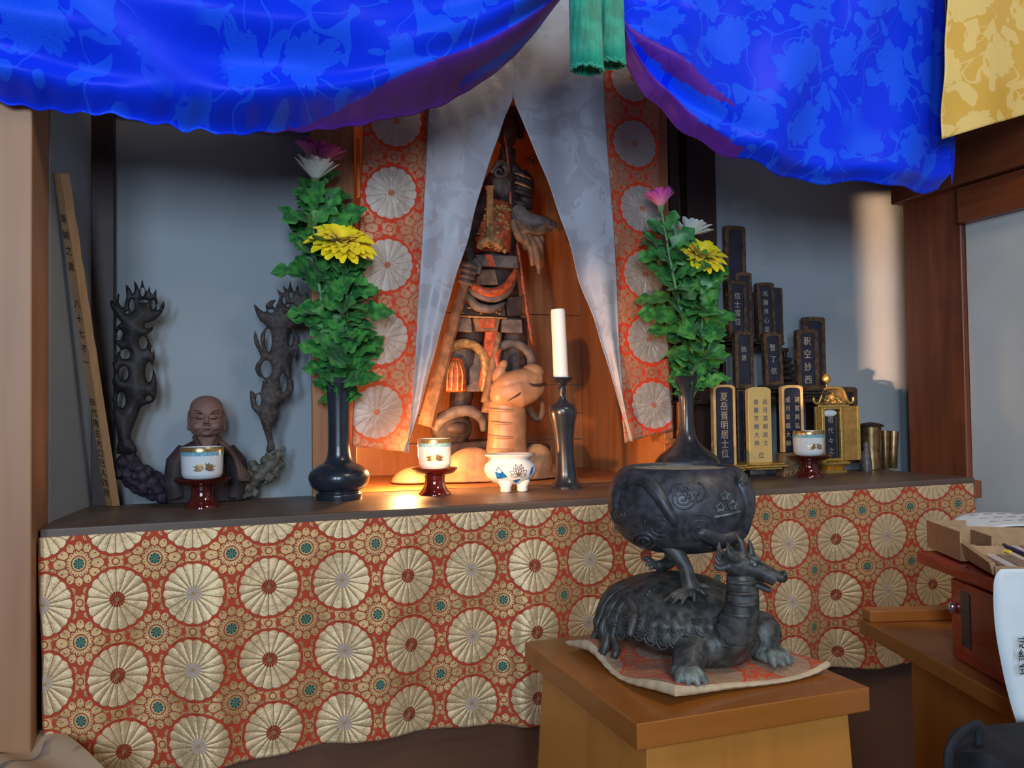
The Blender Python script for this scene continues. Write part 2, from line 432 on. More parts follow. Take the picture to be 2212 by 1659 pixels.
WHITEC = damask('white_satin_damask', (.50, .51, .57), (.60, .62, .69), (.36, .5), 2.6, .2, .1, transl=.28)
# ================================================================ setting
ZS = .75                       # altar shelf height
YB = 1.87                      # plaster back wall of the alcove
def B(*a): return MB().b(*a)
struct('floor', B(-1.6, 2.6, -2.4, 2.5, -.04, 0), wood('floor_boards', (.07, .030, .015), (.15, .07, .035), 'Y', 5, .35))
struct('ceiling', B(-1.6, 2.6, -.2, 2.5, 2.4, 2.45), wood('ceiling_boards', (.05, .025, .015), (.10, .05, .03), 'X', 5, .6))
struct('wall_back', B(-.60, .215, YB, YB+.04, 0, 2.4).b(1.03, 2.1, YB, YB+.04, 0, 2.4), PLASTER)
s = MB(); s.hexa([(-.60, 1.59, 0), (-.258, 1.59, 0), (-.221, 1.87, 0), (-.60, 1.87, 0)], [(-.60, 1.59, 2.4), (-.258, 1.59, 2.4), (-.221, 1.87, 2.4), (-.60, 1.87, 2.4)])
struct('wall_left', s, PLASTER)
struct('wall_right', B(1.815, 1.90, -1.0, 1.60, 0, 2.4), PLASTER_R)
struct('wall_front', B(-1.6, 2.6, -2.4, -2.3, 0, 2.4), PLASTER_R)
struct('trim_1', B(-.75, -.26, 1.45, 1.59, 0, 2.4), [W_POSTL], bevel=.003)
struct('trim_2', B(-.226, -.184, 1.835, 1.875, 0, 2.4), W_DARK, bevel=.002)
zl = at(420, 250, 1.85).z
struct('trim_3', B(-.22, .215, 1.83, 1.868, zl, zl+.12), W_DARKX, bevel=.002)
x0, x1 = at(1484, 600, 1.84).x, at(1546, 600, 1.84).x
struct('trim_4', B(x0, x1, 1.83, 1.868, 0, 2.4), W_DARK, bevel=.002)
struct('trim_5', B(1.80, 1.97, 1.602, 1.79, 0, 2.4), W_POST, bevel=.006)
q = onx(2085, 480, 1.79); q2 = onx(2085, 402, 1.79)
struct('trim_6', B(1.785, 1.83, -.6, 1.598, q.z, q2.z), W_BEAM, bevel=.003)
struct('trim_7', B(1.765, 1.84, -.6, 1.796, q2.z+.002, q2.z+.20), W_BEAM, bevel=.004)
# a dark narrow strip in the dark gap left of the dark post, seen over the right bouquet
xa, xb = at(1442, 600, 1.86).x, at(1462, 600, 1.86).x
struct('trim_8', B(xa, xb, 1.84, 1.869, 0, 2.4), W_DARK)
# ================================================================ altar: cabinet, shelf board, cloth
t = thing('altar_cabinet', 'long dark wooden altar cabinet under the brocade cloth', 'cabinet', (.7, 1.7, 0))
obj('body', B(-.255, 1.66, 1.56, 1.80, .0, .722), W_DARKX, t, bevel=.003)
obj('lower_step', B(-.255, 1.66, 1.512, 1.558, .0, .345), W_STEP, t, bevel=.004)
obj('rail', B(-.255, 1.66, 1.53, 1.558, .36, .385), W_STEP, t, bevel=.003)
t = thing('altar_shelf', 'grey brown wooden altar shelf board carrying vases and cups', 'shelf', (.7, 1.66, ZS))
obj('board', B(-.257, 1.705, 1.497, 1.822, ZS-.026, ZS), W_SHELF, t, bevel=.0025)
obj('end_bracket', B(1.705, 1.728, 1.498, 1.53, ZS-.05, ZS-.008), W_POST, t, bevel=.003)
bottom = [(at(x, y, 1.5).x, at(x, y, 1.5).z) for x, y in
          ((60, 1700), (170, 1690), (300, 1668), (380, 1655), (590, 1625), (760, 1592), (900, 1572), (1150, 1556), (1300, 1535), (1550, 1485), (1800, 1440), (1900, 1437), (2000, 1420), (2090, 1405))]
XL, XR = -.257, 1.688
def wav(X, k):
    w = .010*sin(X*23+.6)+.006*sin(X*41+2)+.012*exp(-((X-.01)/.035)**2)+.014*exp(-((X-.245)/.03)**2)+.012*exp(-((X-.56)/.02)**2)+.012*exp(-((X-.85)/.025)**2)
    return w*k
def clothf(u, v):
    X = lerp(XL, XR, u); zb = interp(bottom, X); z = lerp(ZS-.012, zb, v)
    k = sst(0, .55, v)*.95+.05
    xx = X+(.016*v*v*(1-u)**6)+.004*sin(v*9+X*8)*v
    return Vector((xx, 1.488-.004*v-wav(X+.02*v, k)-.010*v*v*exp(-((X-XL)/.06)**2)*-1, z))
WH = [(at(x, 1250, 1.49).x, i) for x, i in ((90, -1), (250, 0), (416, 1), (580, 2), (740, 3), (880, 4), (1018, 5), (1150, 6), (1275, 7), (1393, 8), (1505, 9), (1606, 10), (1702, 11), (1810, 12), (1915, 13), (2020, 14), (2120, 15))]
def cuv(u, v):
    X = lerp(XL, XR, u); zb = interp(bottom, X)
    return (interp(WH, X), (lerp(ZS-.012, zb, v)-.632)/.1225)
o = obj('altar_cloth', MB().grid(clothf, 420, 90, cuv), ALTAR_CLOTH, solid=.0018, smooth=180)
tag(o, 'gold and red chrysanthemum brocade cloth hung along the altar front', 'altar cloth')
# ================================================================ shrine
xl0, xl1 = at(673, 800, 1.79).x, at(768, 800, 1.79).x
xr0, xr1 = at(1424, 700, 1.79).x, at(1443, 700, 1.79).x
t = thing('shrine_cabinet', 'open cedar shrine cabinet housing the warrior statue', 'shrine', (.62, 2.0, ZS))
obj('front_panel', B(xl0, xl1, 1.782, 1.80, ZS, 1.85), W_SHRINE, t, bevel=.002)
obj('front_post', B(xr0, xr1, 1.775, 1.80, ZS, 1.85), W_SHRINE, t, bevel=.002)
obj('side_panel', B(xl1-.02, xl1-.004, 1.80, 2.25, ZS, 1.85), W_SHRINE, t)
obj('side_panel', B(xr0, xr0+.016, 1.80, 2.25, ZS, 1.85), W_SHRINE, t)
bk = MB()
zz = [ZS, .835, .912, .995, 1.2, 1.85]
for a, b in zip(zz, zz[1:]): bk.b(xl1-.004, xr0, 2.25, 2.265, a+.0015, b)
obj('back_panel', bk, W_SHRINE, t, bevel=.0015)
obj('floor_board', B(xl1-.004, xr0, 1.8225, 2.25, ZS-.02, ZS+.002), W_SHRINE, t, bevel=.001)
obj('ceiling_board', B(xl1-.02, xr0+.016, 1.80, 2.265, 1.85, 1.87), W_SHRINE, t)
obj('edge_accent', B(at(770,300,1.775).x, at(776,300,1.775).x, 1.770, 1.781, at(770, 425, 1.775).z, at(770, 300, 1.775).z), plain('orange_lit_edge', (.8, .2, .02), .6), t, label='orange strip painted as the lit panel edge')  # orange colour stands in for lamplight on the panel's edge
obj('metal_fitting', MB().ell((xl0+.055, 1.778, .915), (.012, .006, .012)), LACQ_BLK, t, label='small dark metal catch')
# ================================================================ curtains
YC = 1.757
def sheet(lft, rgt, ytop, ybot, Y, fold, nu=60, nv=120, uvs=None):
    """cloth between two edges given as (y, x) lists in the picture, hung in the plane Y"""
    zt, zb0 = None, None
    def P(u, v):
        y = lerp(ytop, ybot(u) if callable(ybot) else ybot, v)
        x = lerp(smooth_interp(lft, y), smooth_interp(rgt, y), u)
        p = at(x, y, Y); p.y += 0; dy = fold(p.x, p.z, u, v); return Vector((p.x, Y+dy, p.z))
    return MB().grid(P, nu, nv, uvs or (lambda u, v: (P(u, v).x*3, P(u, v).z*3)))
t = thing('split_curtain', 'white damask split curtain drawn open over the shrine', 'curtain', (.62, YC, 1.6))
L = [(-160, 945), (0, 935), (235, 925), (600, 905), (970, 880)]
Rr = [(-160, 1108), (205, 1108), (262, 1087), (400, 1041), (540, 1003), (650, 968), (790, 931), (900, 899), (978, 872)]
foldL = lambda X, Z, u, v: -(.006*sin(u*9+v*2)*v+.004*sin(X*60+Z*15)*v+.003*sin(Z*34+X*50)*u)-.010*v
Rr2 = [(-160, 1108.5), (205, 1108.5), (262, 1126), (330, 1155), (450, 1202), (600, 1248), (720, 1290), (840, 1328), (952, 1358)]
R2 = [(-160, 1292), (170, 1303), (400, 1318), (600, 1331), (900, 1347), (955, 1359.5)]
foldR = lambda X, Z, u, v: -(.007*sin(u*8+v*3+1)*v+.004*sin(X*55-Z*12)*v+.003*sin(Z*30-X*40)*(1-u))-.008*v
obj('left_panel', sheet(L, Rr, -160, lambda u: 978-u*3 if False else 977, YC-.004, foldL), WHITEC, t, smooth=180, solid=.0012)
obj('right_panel', sheet(Rr2, R2, -160, lambda u: 953, YC-.004, foldR), WHITEC, t, smooth=180, solid=.0012)
def striuv(cx, wy, wz):
    def f(u, v): return None
    return f
def strip(lft, rgt, cen, y0, ybot, Y, zref, name, fold):
    def P(u, v):
        y = lerp(-160, lerp(ybot[0], ybot[1], u), v); x = lerp(smooth_interp(lft, y), smooth_interp(rgt, y), u)
        p = at(x, y, Y); return p, x, y
    def pos(u, v):
        p, x, y = P(u, v); return Vector((p.x, Y+fold(p.x, p.z, u, v), p.z))
    def uvf(u, v):
        p, x, y = P(u, v); c = at(smooth_interp(cen, y), y, Y)
        return ((p.x-c.x)/.157, (p.z-zref)/.157)
    return MB().grid(pos, 30, 160, uvf)
zr = at(828, 573, 1.765).z
obj('brocade_border', strip([(-160, 792), (235, 786), (600, 770), (968, 760)], [(-160, 960), (235, 940), (600, 920), (968, 884)],
    [(-160, 862), (235, 857), (405, 846), (573, 836), (742, 825), (905, 812)], 0, (965, 977), YC+.006, zr, 'l',
    lambda X, Z, u, v: .003*sin(Z*24)*v-.004*v*sin(u*5)), STRIP_CLOTH, t, smooth=180, solid=.0015, label='red and silver brocade border at the left of the curtain')
zr = at(1397, 593, 1.765).z
obj('brocade_border', strip([(-160, 1280), (170, 1290), (600, 1318), (955, 1350)], [(-160, 1421), (200, 1422), (500, 1426), (932, 1450)],
    [(-160, 1358), (295, 1370), (441, 1385), (593, 1394), (745, 1401), (890, 1413)], 0, (957, 928), YC+.006, zr, 'r',
    lambda X, Z, u, v: .003*sin(Z*20+2)*v-.012*v*v*u*u), STRIP_CLOTH, t, smooth=180, solid=.0015, label='red and silver brocade border at the right of the curtain')
# ================================================================ blue drape
def dr(top, bot, Y, fold, nu, nv, ns=40):
    T = spline([(x, y, 0) for x, y in top], 30); Bo = spline([(x, y, 0) for x, y in bot], 30)
    def samp(A):
        d = [0]
        for a, b in zip(A, A[1:]): d.append(d[-1]+(b-a).length)
        def g(s):
            q = s*d[-1]
            for i in range(len(d)-1):
                if q <= d[i+1]: return A[i].lerp(A[i+1], (q-d[i])/max(1e-9, d[i+1]-d[i]))
            return A[-1]
        return g
    gt, gb = samp(T), samp(Bo)
    def pos(u, v):
        a, b = gt(u), gb(u); x, y = lerp(a.x, b.x, v), lerp(a.y, b.y, v)
        p = at(x, y, Y); dx, dy, dz = fold(u, v)
        return Vector((p.x+dx, p.y+dy, p.z+dz))
    def uvf(u, v):
        a, b = gt(u), gb(u); p = at(lerp(a.x, b.x, v), lerp(a.y, b.y, v), Y); return (p.x*3.0, p.z*3.0)
    return MB().grid(pos, nu, nv, uvf)
YD = 1.36
t = thing('blue_drape', 'royal blue satin damask drape gathered in two swags above the altar', 'drape', (.7, YD, 1.7))
def ridge(x, c, w): return exp(-((x-c)/w)**2)
def foldA(u, v):
    g = sst(.35, 1, u)                       # gathers towards the pinch
    d = -.026*sin(v*6.2-u*3.2+.4)*(.6+g)-.017*sin(v*12+u*6)*(.45+g*.9)-.008*sin(v*27-u*6+1)*g-.006*sin(v*19-u*17)*(1-g*.5)
    d += -.022*ridge(v, .60-.10*u, .10)*sst(.2, .8, u)+.016*ridge(v, .80, .05)*g
    d += .004*sin(u*34+v*7)*v
    curl = sst(.80, 1.0, v); d += curl*curl*.07
    return 0, d, curl*(.0028*sin(u*60+3*sin(u*17))+.0024*sin(u*143))*(1-g*.8)
top = [(-190, -170), (300, -170), (800, -170), (1150, -150), (1262, -70)]
bot = [(-190, 150), (0, 186), (150, 206), (300, 232), (480, 252), (620, 252), (760, 236), (900, 205), (1000, 170), (1080, 126), (1150, 72), (1205, 12), (1250, -48)]
mbd = dr(top, bot, YD, foldA, 260, 120)
def warm_tint_bands(mb, nu, nv, test): mb.mi = [1 if test((i+.5)/nu, (j+.5)/nv) else 0 for j in range(nv) for i in range(nu)]; return mb  # second material colours the warm-lit bands along the fold edges
warm_tint_bands(mbd, 260, 120, lambda u, v: u > .50 and v > lerp(.995, .83, sst(.50, .78, u)) and not (u > .80 and lerp(.955, .93, u) < v < lerp(.965, .985, (u-.8)*5)))
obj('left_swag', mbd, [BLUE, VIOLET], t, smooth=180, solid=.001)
def foldB(u, v):
    g = sst(.62, 0, u)
    d = -.018*sin(v*7+u*6+.5)*(.35+g)-.015*sin(v*15-u*9)*g-.008*sin(u*16+v*7)*(1-g)
    d += -.034*ridge(v, .80, .06)*g+.040*ridge(v, .895, .03)*g-.014*ridge(v, .96, .025)*g-.012*ridge(v, .50, .06)*g
    d += -.007*sin(u*23+1.2)*(1-g)*(.5+v)-.004*sin(u*41+v*4)*(1-g)
    curl = sst(.93, 1.0, v); d += curl*curl*.035
    return 0, d, curl*(.004*sin(u*50))
top = [(1285, -70), (1400, -150), (1600, -170), (1800, -170), (2042, -170)]
bot = [(1300, 25), (1345, 128), (1400, 190), (1480, 255), (1560, 305), (1640, 338), (1700, 360), (1790, 380), (1880, 387), (1980, 400), (2030, 404), (2062, 396)]
mbd = warm_tint_bands(dr(top, bot, YD, foldB, 240, 120), 240, 120, lambda u, v: (u < .50 and v > lerp(.925, .965, u*2)) or (.03 < u < .46 and abs(v-lerp(.80, .83, u*2)) < .040*sin(pi*min(1, max(0, (u-.03)/.43)))))
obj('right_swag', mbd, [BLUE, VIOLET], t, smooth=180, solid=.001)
obj('edge_fold', dr([(2040, -170), (2060, -170), (2062, -170)], [(2058, 398), (2072, 350), (2082, 290)], YD+.02, lambda u, v: (0, .006*sin(v*9)+.02*u, 0), 8, 60), BLUE, t, smooth=180, solid=.001)
# ================================================================ yellow banner
mbn = sheet([(-160, 2052), (0, 2048), (300, 2036)], [(-160, 2420), (300, 2420)], -160, lambda u: 300-u*115, 1.29,
            lambda X, Z, u, v: -.006*sin(X*34)*v-.003*sin(Z*40)*(1-u)*v, 60, 80)
o = obj('yellow_banner', mbn, YELLOW, smooth=180, solid=.0015)
tag(o, 'yellow damask banner hanging in front of the blue drape, top right', 'banner')
# ================================================================ green tassels
GREEN = plain('green_silk_cord', (.005, .30, .19), .45, 0, .25, 30, 0, sheen=.3)
def tassel(cx, hw, ybot, Y, lean, label):
    # a bundle of hanging cords
    c = at(cx, -60, Y); k = mpp(c); r = hw*k; zb = at(cx, ybot, Y).z; zt = at(cx, -120, Y).z
    t = thing('green_tassel', label, 'tassel', (c.x, Y, zt), 0, 'green cord tassels')
    rng = random.Random(int(cx)); s = MB(); 
    for i in range(120):
        ring = i < 84; a = 2*pi*i/84 if ring else rng.random()*6.28; rr = r*(.96 if ring else .84+.08*rng.random())
        x, y = rr*cos(a), rr*sin(a)*.75; pts = []
        zend = zb+rng.uniform(0, .006)
        for j in range(7):
            q = j/6; f = .90+.10*q
            pts.append((c.x+x*f+lean*q+.0006*sin(j*1.7+i), Y+y*f, lerp(zt-.002, zend, q)))
        s.tube(pts, .0019, 5)
        s.ell((pts[-1][0], pts[-1][1], zend), (.0026, .0026, .003), 5, 4)
    obj('strands', s, GREEN, t, smooth=180)
    obj('cap', MB().lathe([(r*.2, zt+.03), (r*.9, zt+.02), (r*1.02, zt-.004), (r*.8, zt-.004)], 24, (c.x, Y, 0)), GREEN, t)
    obj('core', MB().lathe([(r*.60, zb+.02), (r*.62, zt-.004)], 24, (c.x, Y, 0)), plain('tassel_core', (.004, .05, .035), .8), t, label='dark hollow core')
tassel(1262, 37, 152, 1.235, .002, 'front one of the two green cord tassels, hanging lower at the left')
tassel(1313, 34, 140, 1.285, .002, 'rear one of the two green cord tassels, half covered, at the right')
# ================================================================ writing
def writing(chars, size, c, right, up, mat, parent, name='writing', space=1.15, depth=.0003, label=None):
    cu = bpy.data.curves.new('t', 'FONT'); cu.body = '\n'.join(chars); cu.size = size; cu.space_line = space
    cu.align_x = 'CENTER'; cu.align_y = 'CENTER'; cu.extrude = depth; cu.resolution_u = 2
    o = bpy.data.objects.new('t', cu); C.objects.link(o)
    me = bpy.data.meshes.new_from_object(o.evaluated_get(bpy.context.evaluated_depsgraph_get()))
    right = Vector(right).normalized(); up = Vector(up).normalized(); n = right.cross(up)
    mb = MB(); mb.v = [tuple(Vector(c)+right*v.co.x+up*v.co.y+n*v.co.z) for v in me.vertices]
    mb.f = [tuple(p.vertices) for p in me.polygons]; mb.mi = [0]*len(mb.f)
    bpy.data.objects.remove(o); return obj(name, mb, mat, parent, smooth=0, label=label)
INK = plain('black_ink', (.012, .012, .014), .6)
GOLDINK = plain('gold_lettering', (.50, .42, .30), .5, .3)
BLUEINK = plain('indigo_lettering', (.045, .05, .16), .5)
GOLDP = plain('painted_gold', (.45, .32, .15), .28, .75)
CELADON = plain('pale_blue_glaze_band', (.20, .42, .52), .15, 0, .3, 300)
BLUEG = plain('blue_underglaze', (.012, .16, .50), .12, 0, .3, 90, 0)
GREYG = plain('brown_grey_line_glaze', (.13, .11, .10), .2)
def lathe_r(prof, z):
    for (r0, z0), (r1, z1) in zip(prof, prof[1:]):
        if min(z0, z1) <= z <= max(z0, z1) and abs(z1-z0) > 1e-7: return r0+(r1-r0)*(z-z0)/(z1-z0)
    return prof[-1][0]
def decal(mb, pts, prof, base, ang, off=.0004):
    """flat outline (dx,z) wrapped on a turned surface facing angle ang"""
    vs = []
    for dx, z in pts:
        r = lathe_r(prof, z)+off; a = ang+dx/r; vs.append(Vector(base)+Vector((r*cos(a), r*sin(a), z)))
    n = len(vs); cx = sum(p[0] for p in pts)/n; cz = sum(p[1] for p in pts)/n
    r = lathe_r(prof, cz)+off*1.5; a = ang+cx/r; vs.append(Vector(base)+Vector((r*cos(a), r*sin(a), cz)))
    mb.add(vs, [(i, (i+1) % n, n) for i in range(n)])
def refine(pts, k=4):
    out = []
    for a, b in zip(pts, pts[1:]+pts[:1]):
        for i in range(k): out.append((lerp(a[0], b[0], i/k), lerp(a[1], b[1], i/k)))
    return out
def facing(p): return atan2(-p[1], -p[0])
# ================================================================ tea cups on lacquer stands
def cup_set(px, pyb, wpx, hpx, plate, foot, sh, lab, labs, turn=0, grp='white tea cups with gold lotus'):
    p = onz(px, pyb, ZS); p.y += .020; k = mpp(p); c = (p.x, p.y, ZS)
    t = thing('cup_stand', labs, 'stand', c, 0, 'red lacquer cup stands'); h = sh*k; rp, rf = plate*k/2, foot*k/2
    prof = [(rf*.2, 0), (rf, 0), (rf*1.0, .003), (rf*.86, .008), (rf*.66, h*.35), (rf*.60, h*.6), (rf*.66, h*.80)]
    obj('stem', MB().lathe(prof, 36, c), LACQ_RED, t, smooth=60)
    obj('plate', MB().lathe([(rf*.5, h*.79), (rp*.60, h*.80), (rp*.85, h*.88), (rp, h*1.04), (rp*.98, h*1.06), (rp*.8, h*.97), (rp*.52, h*.92), (rp*.50, h*1.0), (rp*.44, h*1.0), (rp*.42, h*.93), (.0001, h*.93)], 48, c), LACQ_RED, t, smooth=50)
    zb = ZS+h*.935; c = (p.x, p.y, zb); t = thing('tea_cup', lab, 'cup', c, 0, 'white tea cups with gold lotus')
    r, H = wpx*k/2, hpx*k
    pf = [(r*.45, 0), (r*.47, .004), (r*.72, .005), (r*.90, H*.12), (r*.965, H*.24), (r*.985, H*.5), (r, H), (r*.96, H), (r*.94, H*.5), (r*.88, H*.2), (.0001, H*.12)]
    obj('bowl', MB().lathe(pf, 64, c), PORC, t, smooth=70)
    obj('gold_rim', MB().lathe([(r*1.004, H*.87), (r*1.007, H*.995), (r*.99, H*1.008), (r*.955, H*1.004)], 64, c, capb=False, capt=False), GOLDP, t, smooth=60, label='gold rim band')
    obj('blue_band', MB().lathe([(r*1.000+.0003, H*.76), (r*1.003+.0003, H*.87)], 96, c, capb=False, capt=False, mod=lambda a, z: 1), CELADON, t, smooth=60, label='pale blue patterned band')
    mb = MB(); a0 = facing(p)+turn; w = r*.62
    half = [(-.04, -.30), (-.10, .10), (-.04, .62), (-.22, .35), (-.34, .66), (-.42, .30), (-.66, .42), (-.60, .12), (-.95, .20), (-.72, -.10), (-.55, -.30), (-.85, -.46), (-.50, -.62), (-.25, -.55)]
    for sg in (-1, 1):
        pts = [(sg*x*w, H*.44+y*w*.55) for x, y in half]
        if sg < 0: pts = pts[::-1]
        decal(mb, refine(pts, 2), pf[3:7], c, a0, .0007)
    obj('painted_lotus', mb, GOLDP, t, smooth=60, label='gold painted lotus')
cup_set(437, 1098, 88, 74, 122, 74, 60, 'largest white tea cup with gold lotus, in front of the small monk figure', 'dark red lacquer cup stand in front of the small monk figure', .10)
cup_set(945, 1070, 72, 70, 100, 70, 54, 'white tea cup with gold lotus left of the blue and white burner', 'dark red lacquer cup stand left of the blue and white burner', .02)
cup_set(1760, 1031, 66, 58, 96, 60, 44, 'white tea cup with gold lotus before the gold tabernacle, its lotus turned right', 'dark red lacquer cup stand before the gold tabernacle', .48)
# ================================================================ vases
def vase(px, pyb, prof, lab, hpx):
    p = onz(px, pyb, ZS); k0 = mpp(p); p.y += prof[0][0]*k0; k = mpp(p); c = (p.x, p.y, ZS)
    t = thing('flower_vase', lab, 'vase', c)
    P = [(r*k, z*k) for r, z in prof]
    P = [(q.x, q.y) for q in spline([(a, b, 0) for a, b in P], 5)]; top = P[-1]
    inner = [(top[0]*.86, top[1]), (top[0]*.7, top[1]*.92), (.001, top[1]*.9)]
    obj('body', MB().lathe([(.001, 0)]+P+inner, 56, c), LACQ_BLK, t, smooth=60)
    return t, Vector((p.x, p.y, ZS+top[1]*.93)), k
_, VL, kl = vase(740, 1083, [(49, 0), (50, 12), (45, 18), (58, 28), (65, 44), (61, 60), (46, 72), (32, 80), (25, 96), (23, 130), (23, 180), (25, 225), (29, 250), (31, 262)],
                'black lacquered vase with round belly at the left, before the shrine panel', 262)
_, VR, kr = vase(1518, 1047, [(60, 0), (61, 8), (52, 14), (66, 28), (70, 42), (60, 58), (42, 72), (26, 88), (18, 108), (15, 140), (16, 180), (21, 205), (29, 225), (31, 229)],
                'tall black vase with flared mouth standing behind the bronze bowl', 229)
# ================================================================ candlestick, candle
p = onz(1236, 1056, ZS); p.y += .03; k = mpp(p); c = (p.x, p.y, ZS)
t = thing('candlestick', 'black baluster candlestick holding the white candle', 'candlestick', c)
prof = [(.1, 0), (35, 0), (35, 4), (30, 9), (25, 14), (23, 35), (21, 60), (20, 90), (22, 115), (26, 140), (30, 158), (31, 168), (27, 178), (14, 184), (8, 192), (7, 200), (10, 212), (8, 218), (13, 226), (24, 232), (28, 236), (27, 238), (10, 234), (.1, 234)]
sh = lambda z: Vector((-.010*z/.25, 0, 0))
mb = MB().lathe([(r*k, z*k) for r, z in prof], 44); mb.v = [tuple(Vector(v)+sh(v[2])+Vector(c)) for v in mb.v]
obj('body', mb, LACQ_BLK, t, smooth=45)
h0 = 234*k; b = Vector(c)+sh(h0)+Vector((0, 0, h0))
t = thing('candle', 'plain white unlit candle standing in the black candlestick', 'candle', b)
r = 16*k; H = 152*k
mb = MB().lathe([(r*1.04, 0), (r, H*.1), (r*.97, H*.95), (r*.9, H), (r*.4, H*.992), (.0005, H*.985)], 28)
mb.v = [tuple(Vector((x-.035*z, y, z+(.05*x if z > H*.9 else 0)))+b) for x, y, z in mb.v]
obj('wax', mb, WAX, t, smooth=50)
obj('wick', MB().tube([b+Vector((-.035*H, 0, H*.98)), b+Vector((-.035*H+.001, 0, H+.004))], .0007, 6), INK, t)
# ================================================================ blue and white incense burner
p = onz(1113, 1063, ZS); p.y += .03; k = mpp(p); c = (p.x, p.y, ZS)
t = thing('incense_burner', 'small blue and white porcelain incense burner on three feet', 'incense burner', c)
pf = [(20, 14), (36, 18), (50, 30), (57, 46), (54, 58), (44, 66), (41, 69), (44, 73), (54, 76), (55, 80), (52, 81), (40, 74), (38, 66), (48, 48), (30, 24), (.1, 22)]
PF = [(r*k, z*k) for r, z in pf]
obj('bowl', MB().lathe(PF, 64, c), PORC, t, smooth=60)
for a in (-2.25, -.9, 1.57):
    q = Vector(c)+Vector((cos(a)*30*k, sin(a)*30*k, 0))
    obj('foot', MB().lathe([(9*k, 0), (12*k, 3*k), (11*k, 10*k), (17*k, 22*k), (15*k, 27*k)], 20, q), PORC, t, smooth=70)
a0 = facing(p)
decal_leaf = lambda: obj('painted_leaf', leaf, BLUEG, t, smooth=60, label='blue painted leaf')
leaf = MB(); decal(leaf, refine([(-30*k, 30*k), (-34*k, 44*k), (-26*k, 56*k), (-16*k, 46*k), (-6*k, 34*k), (-16*k, 31*k)], 3), PF[1:6], c, a0, .0006); decal_leaf(); leaf = MB()
decal(leaf, refine([(46*k, 34*k), (54*k, 40*k), (62*k, 54*k), (52*k, 52*k), (48*k, 44*k)], 3), PF[1:6], c, a0, .0006); decal_leaf(); leaf = MB()
decal(leaf, refine([(4*k, 26*k), (22*k, 30*k), (18*k, 24*k), (12*k, 20*k)], 2), PF[1:6], c, a0, .0006)
decal_leaf()
lot = MB()
def petal_line(cx, cz, L, W, ang):
    P = []
    for i in range(21):
        s_ = i/20*2-1; u = 1-abs(s_); x = (1-u)*L if False else None
    pts = []
    for i in range(11): u = i/10; pts.append((W*sin(pi*u)*(1-u*.3), u*L))
    pts += [(-x, y) for x, y in pts[::-1]]
    out = []
    for x, y in pts:
        X_, Z_ = cx+(x*cos(ang)-y*sin(ang)), cz+(x*sin(ang)+y*cos(ang)); r = lathe_r(PF[1:6], Z_)+.0006; a = a0+X_/r
        out.append(Vector(c)+Vector((r*cos(a), r*sin(a), Z_)))
    lot.tube(out, .00055, 5)
for an, L, W in ((0, 22, 6), (.55, 21, 6), (-.55, 21, 6), (1.05, 22, 6), (-1.05, 22, 6), (1.5, 18, 5), (-1.5, 18, 5), (.27, 25, 4), (-.27, 25, 4)):
    petal_line(18*k, 36*k, L*k, W*k, an)
obj('painted_lotus', lot, GREYG, t, smooth=180, label='lotus drawn in grey brown line')
# ================================================================ leaning inscribed stick
Pb = onz(250, 1088, ZS); Pb = Vector((Pb.x, 1.80, ZS)); Pt = Vector((-.243, 1.60, at(104, 372, 1.60).z))
ax = (Pt-Pb).normalized(); n1 = Vector((-.74, -.67, 0)); n1 = (n1-ax*n1.dot(ax)).normalized(); n2 = n1.cross(ax); 
if n2.x < 0: n2 = -n2
W2, T2 = .0105, .0080
lo = [Pb+n2*a*W2+n1*b_*T2 for a, b_ in ((-1, 1), (1, 1), (1, -1), (-1, -1))]
t = thing('grave_stick', 'long pale wooden stick with brushed writing leaning in the left corner', 'stick', tuple(Pb))
mb = MB(); L_ = (Pt-Pb).length; segs = 26; rings = []
for i in range(segs+1):
    q = i/segs; c_ = Pb.lerp(Pt, q); nb = (.0012*sin(i*2.1) if q > .45 else 0)
    rings += [c_+n2*(a*W2+(nb if a > 0 else 0))+n1*b_*T2 for a, b_ in ((-1, 1), (1, 1), (1, -1), (-1, -1))]
fs = [(i*4+j, i*4+(j+1) % 4, (i+1)*4+(j+1) % 4, (i+1)*4+j) for i in range(segs) for j in range(4)]+[(3, 2, 1, 0), tuple(segs*4+j for j in range(4))]
mb.add(rings, fs); mb.v = [(x, y, max(z, ZS+.0005)) for x, y, z in mb.v]
obj('bar', mb, W_STICK, t, bevel=.0008)
for s0, s1, txt in ((.03, .36, '恭代施主大口已人四居'), (.44, .66, '一才七十八'[::-1]), (.72, .90, '奉納之歳')):
    cc = Pb.lerp(Pt, (s0+s1)/2)+n1*(T2+.0001)
    sz = (s1-s0)*L_/len(txt)/1.0
    writing(txt, min(.0175, sz*.95), cc-n2*.001, n2, ax, INK, t, space=sz/min(.0175, sz*.95)*.98)
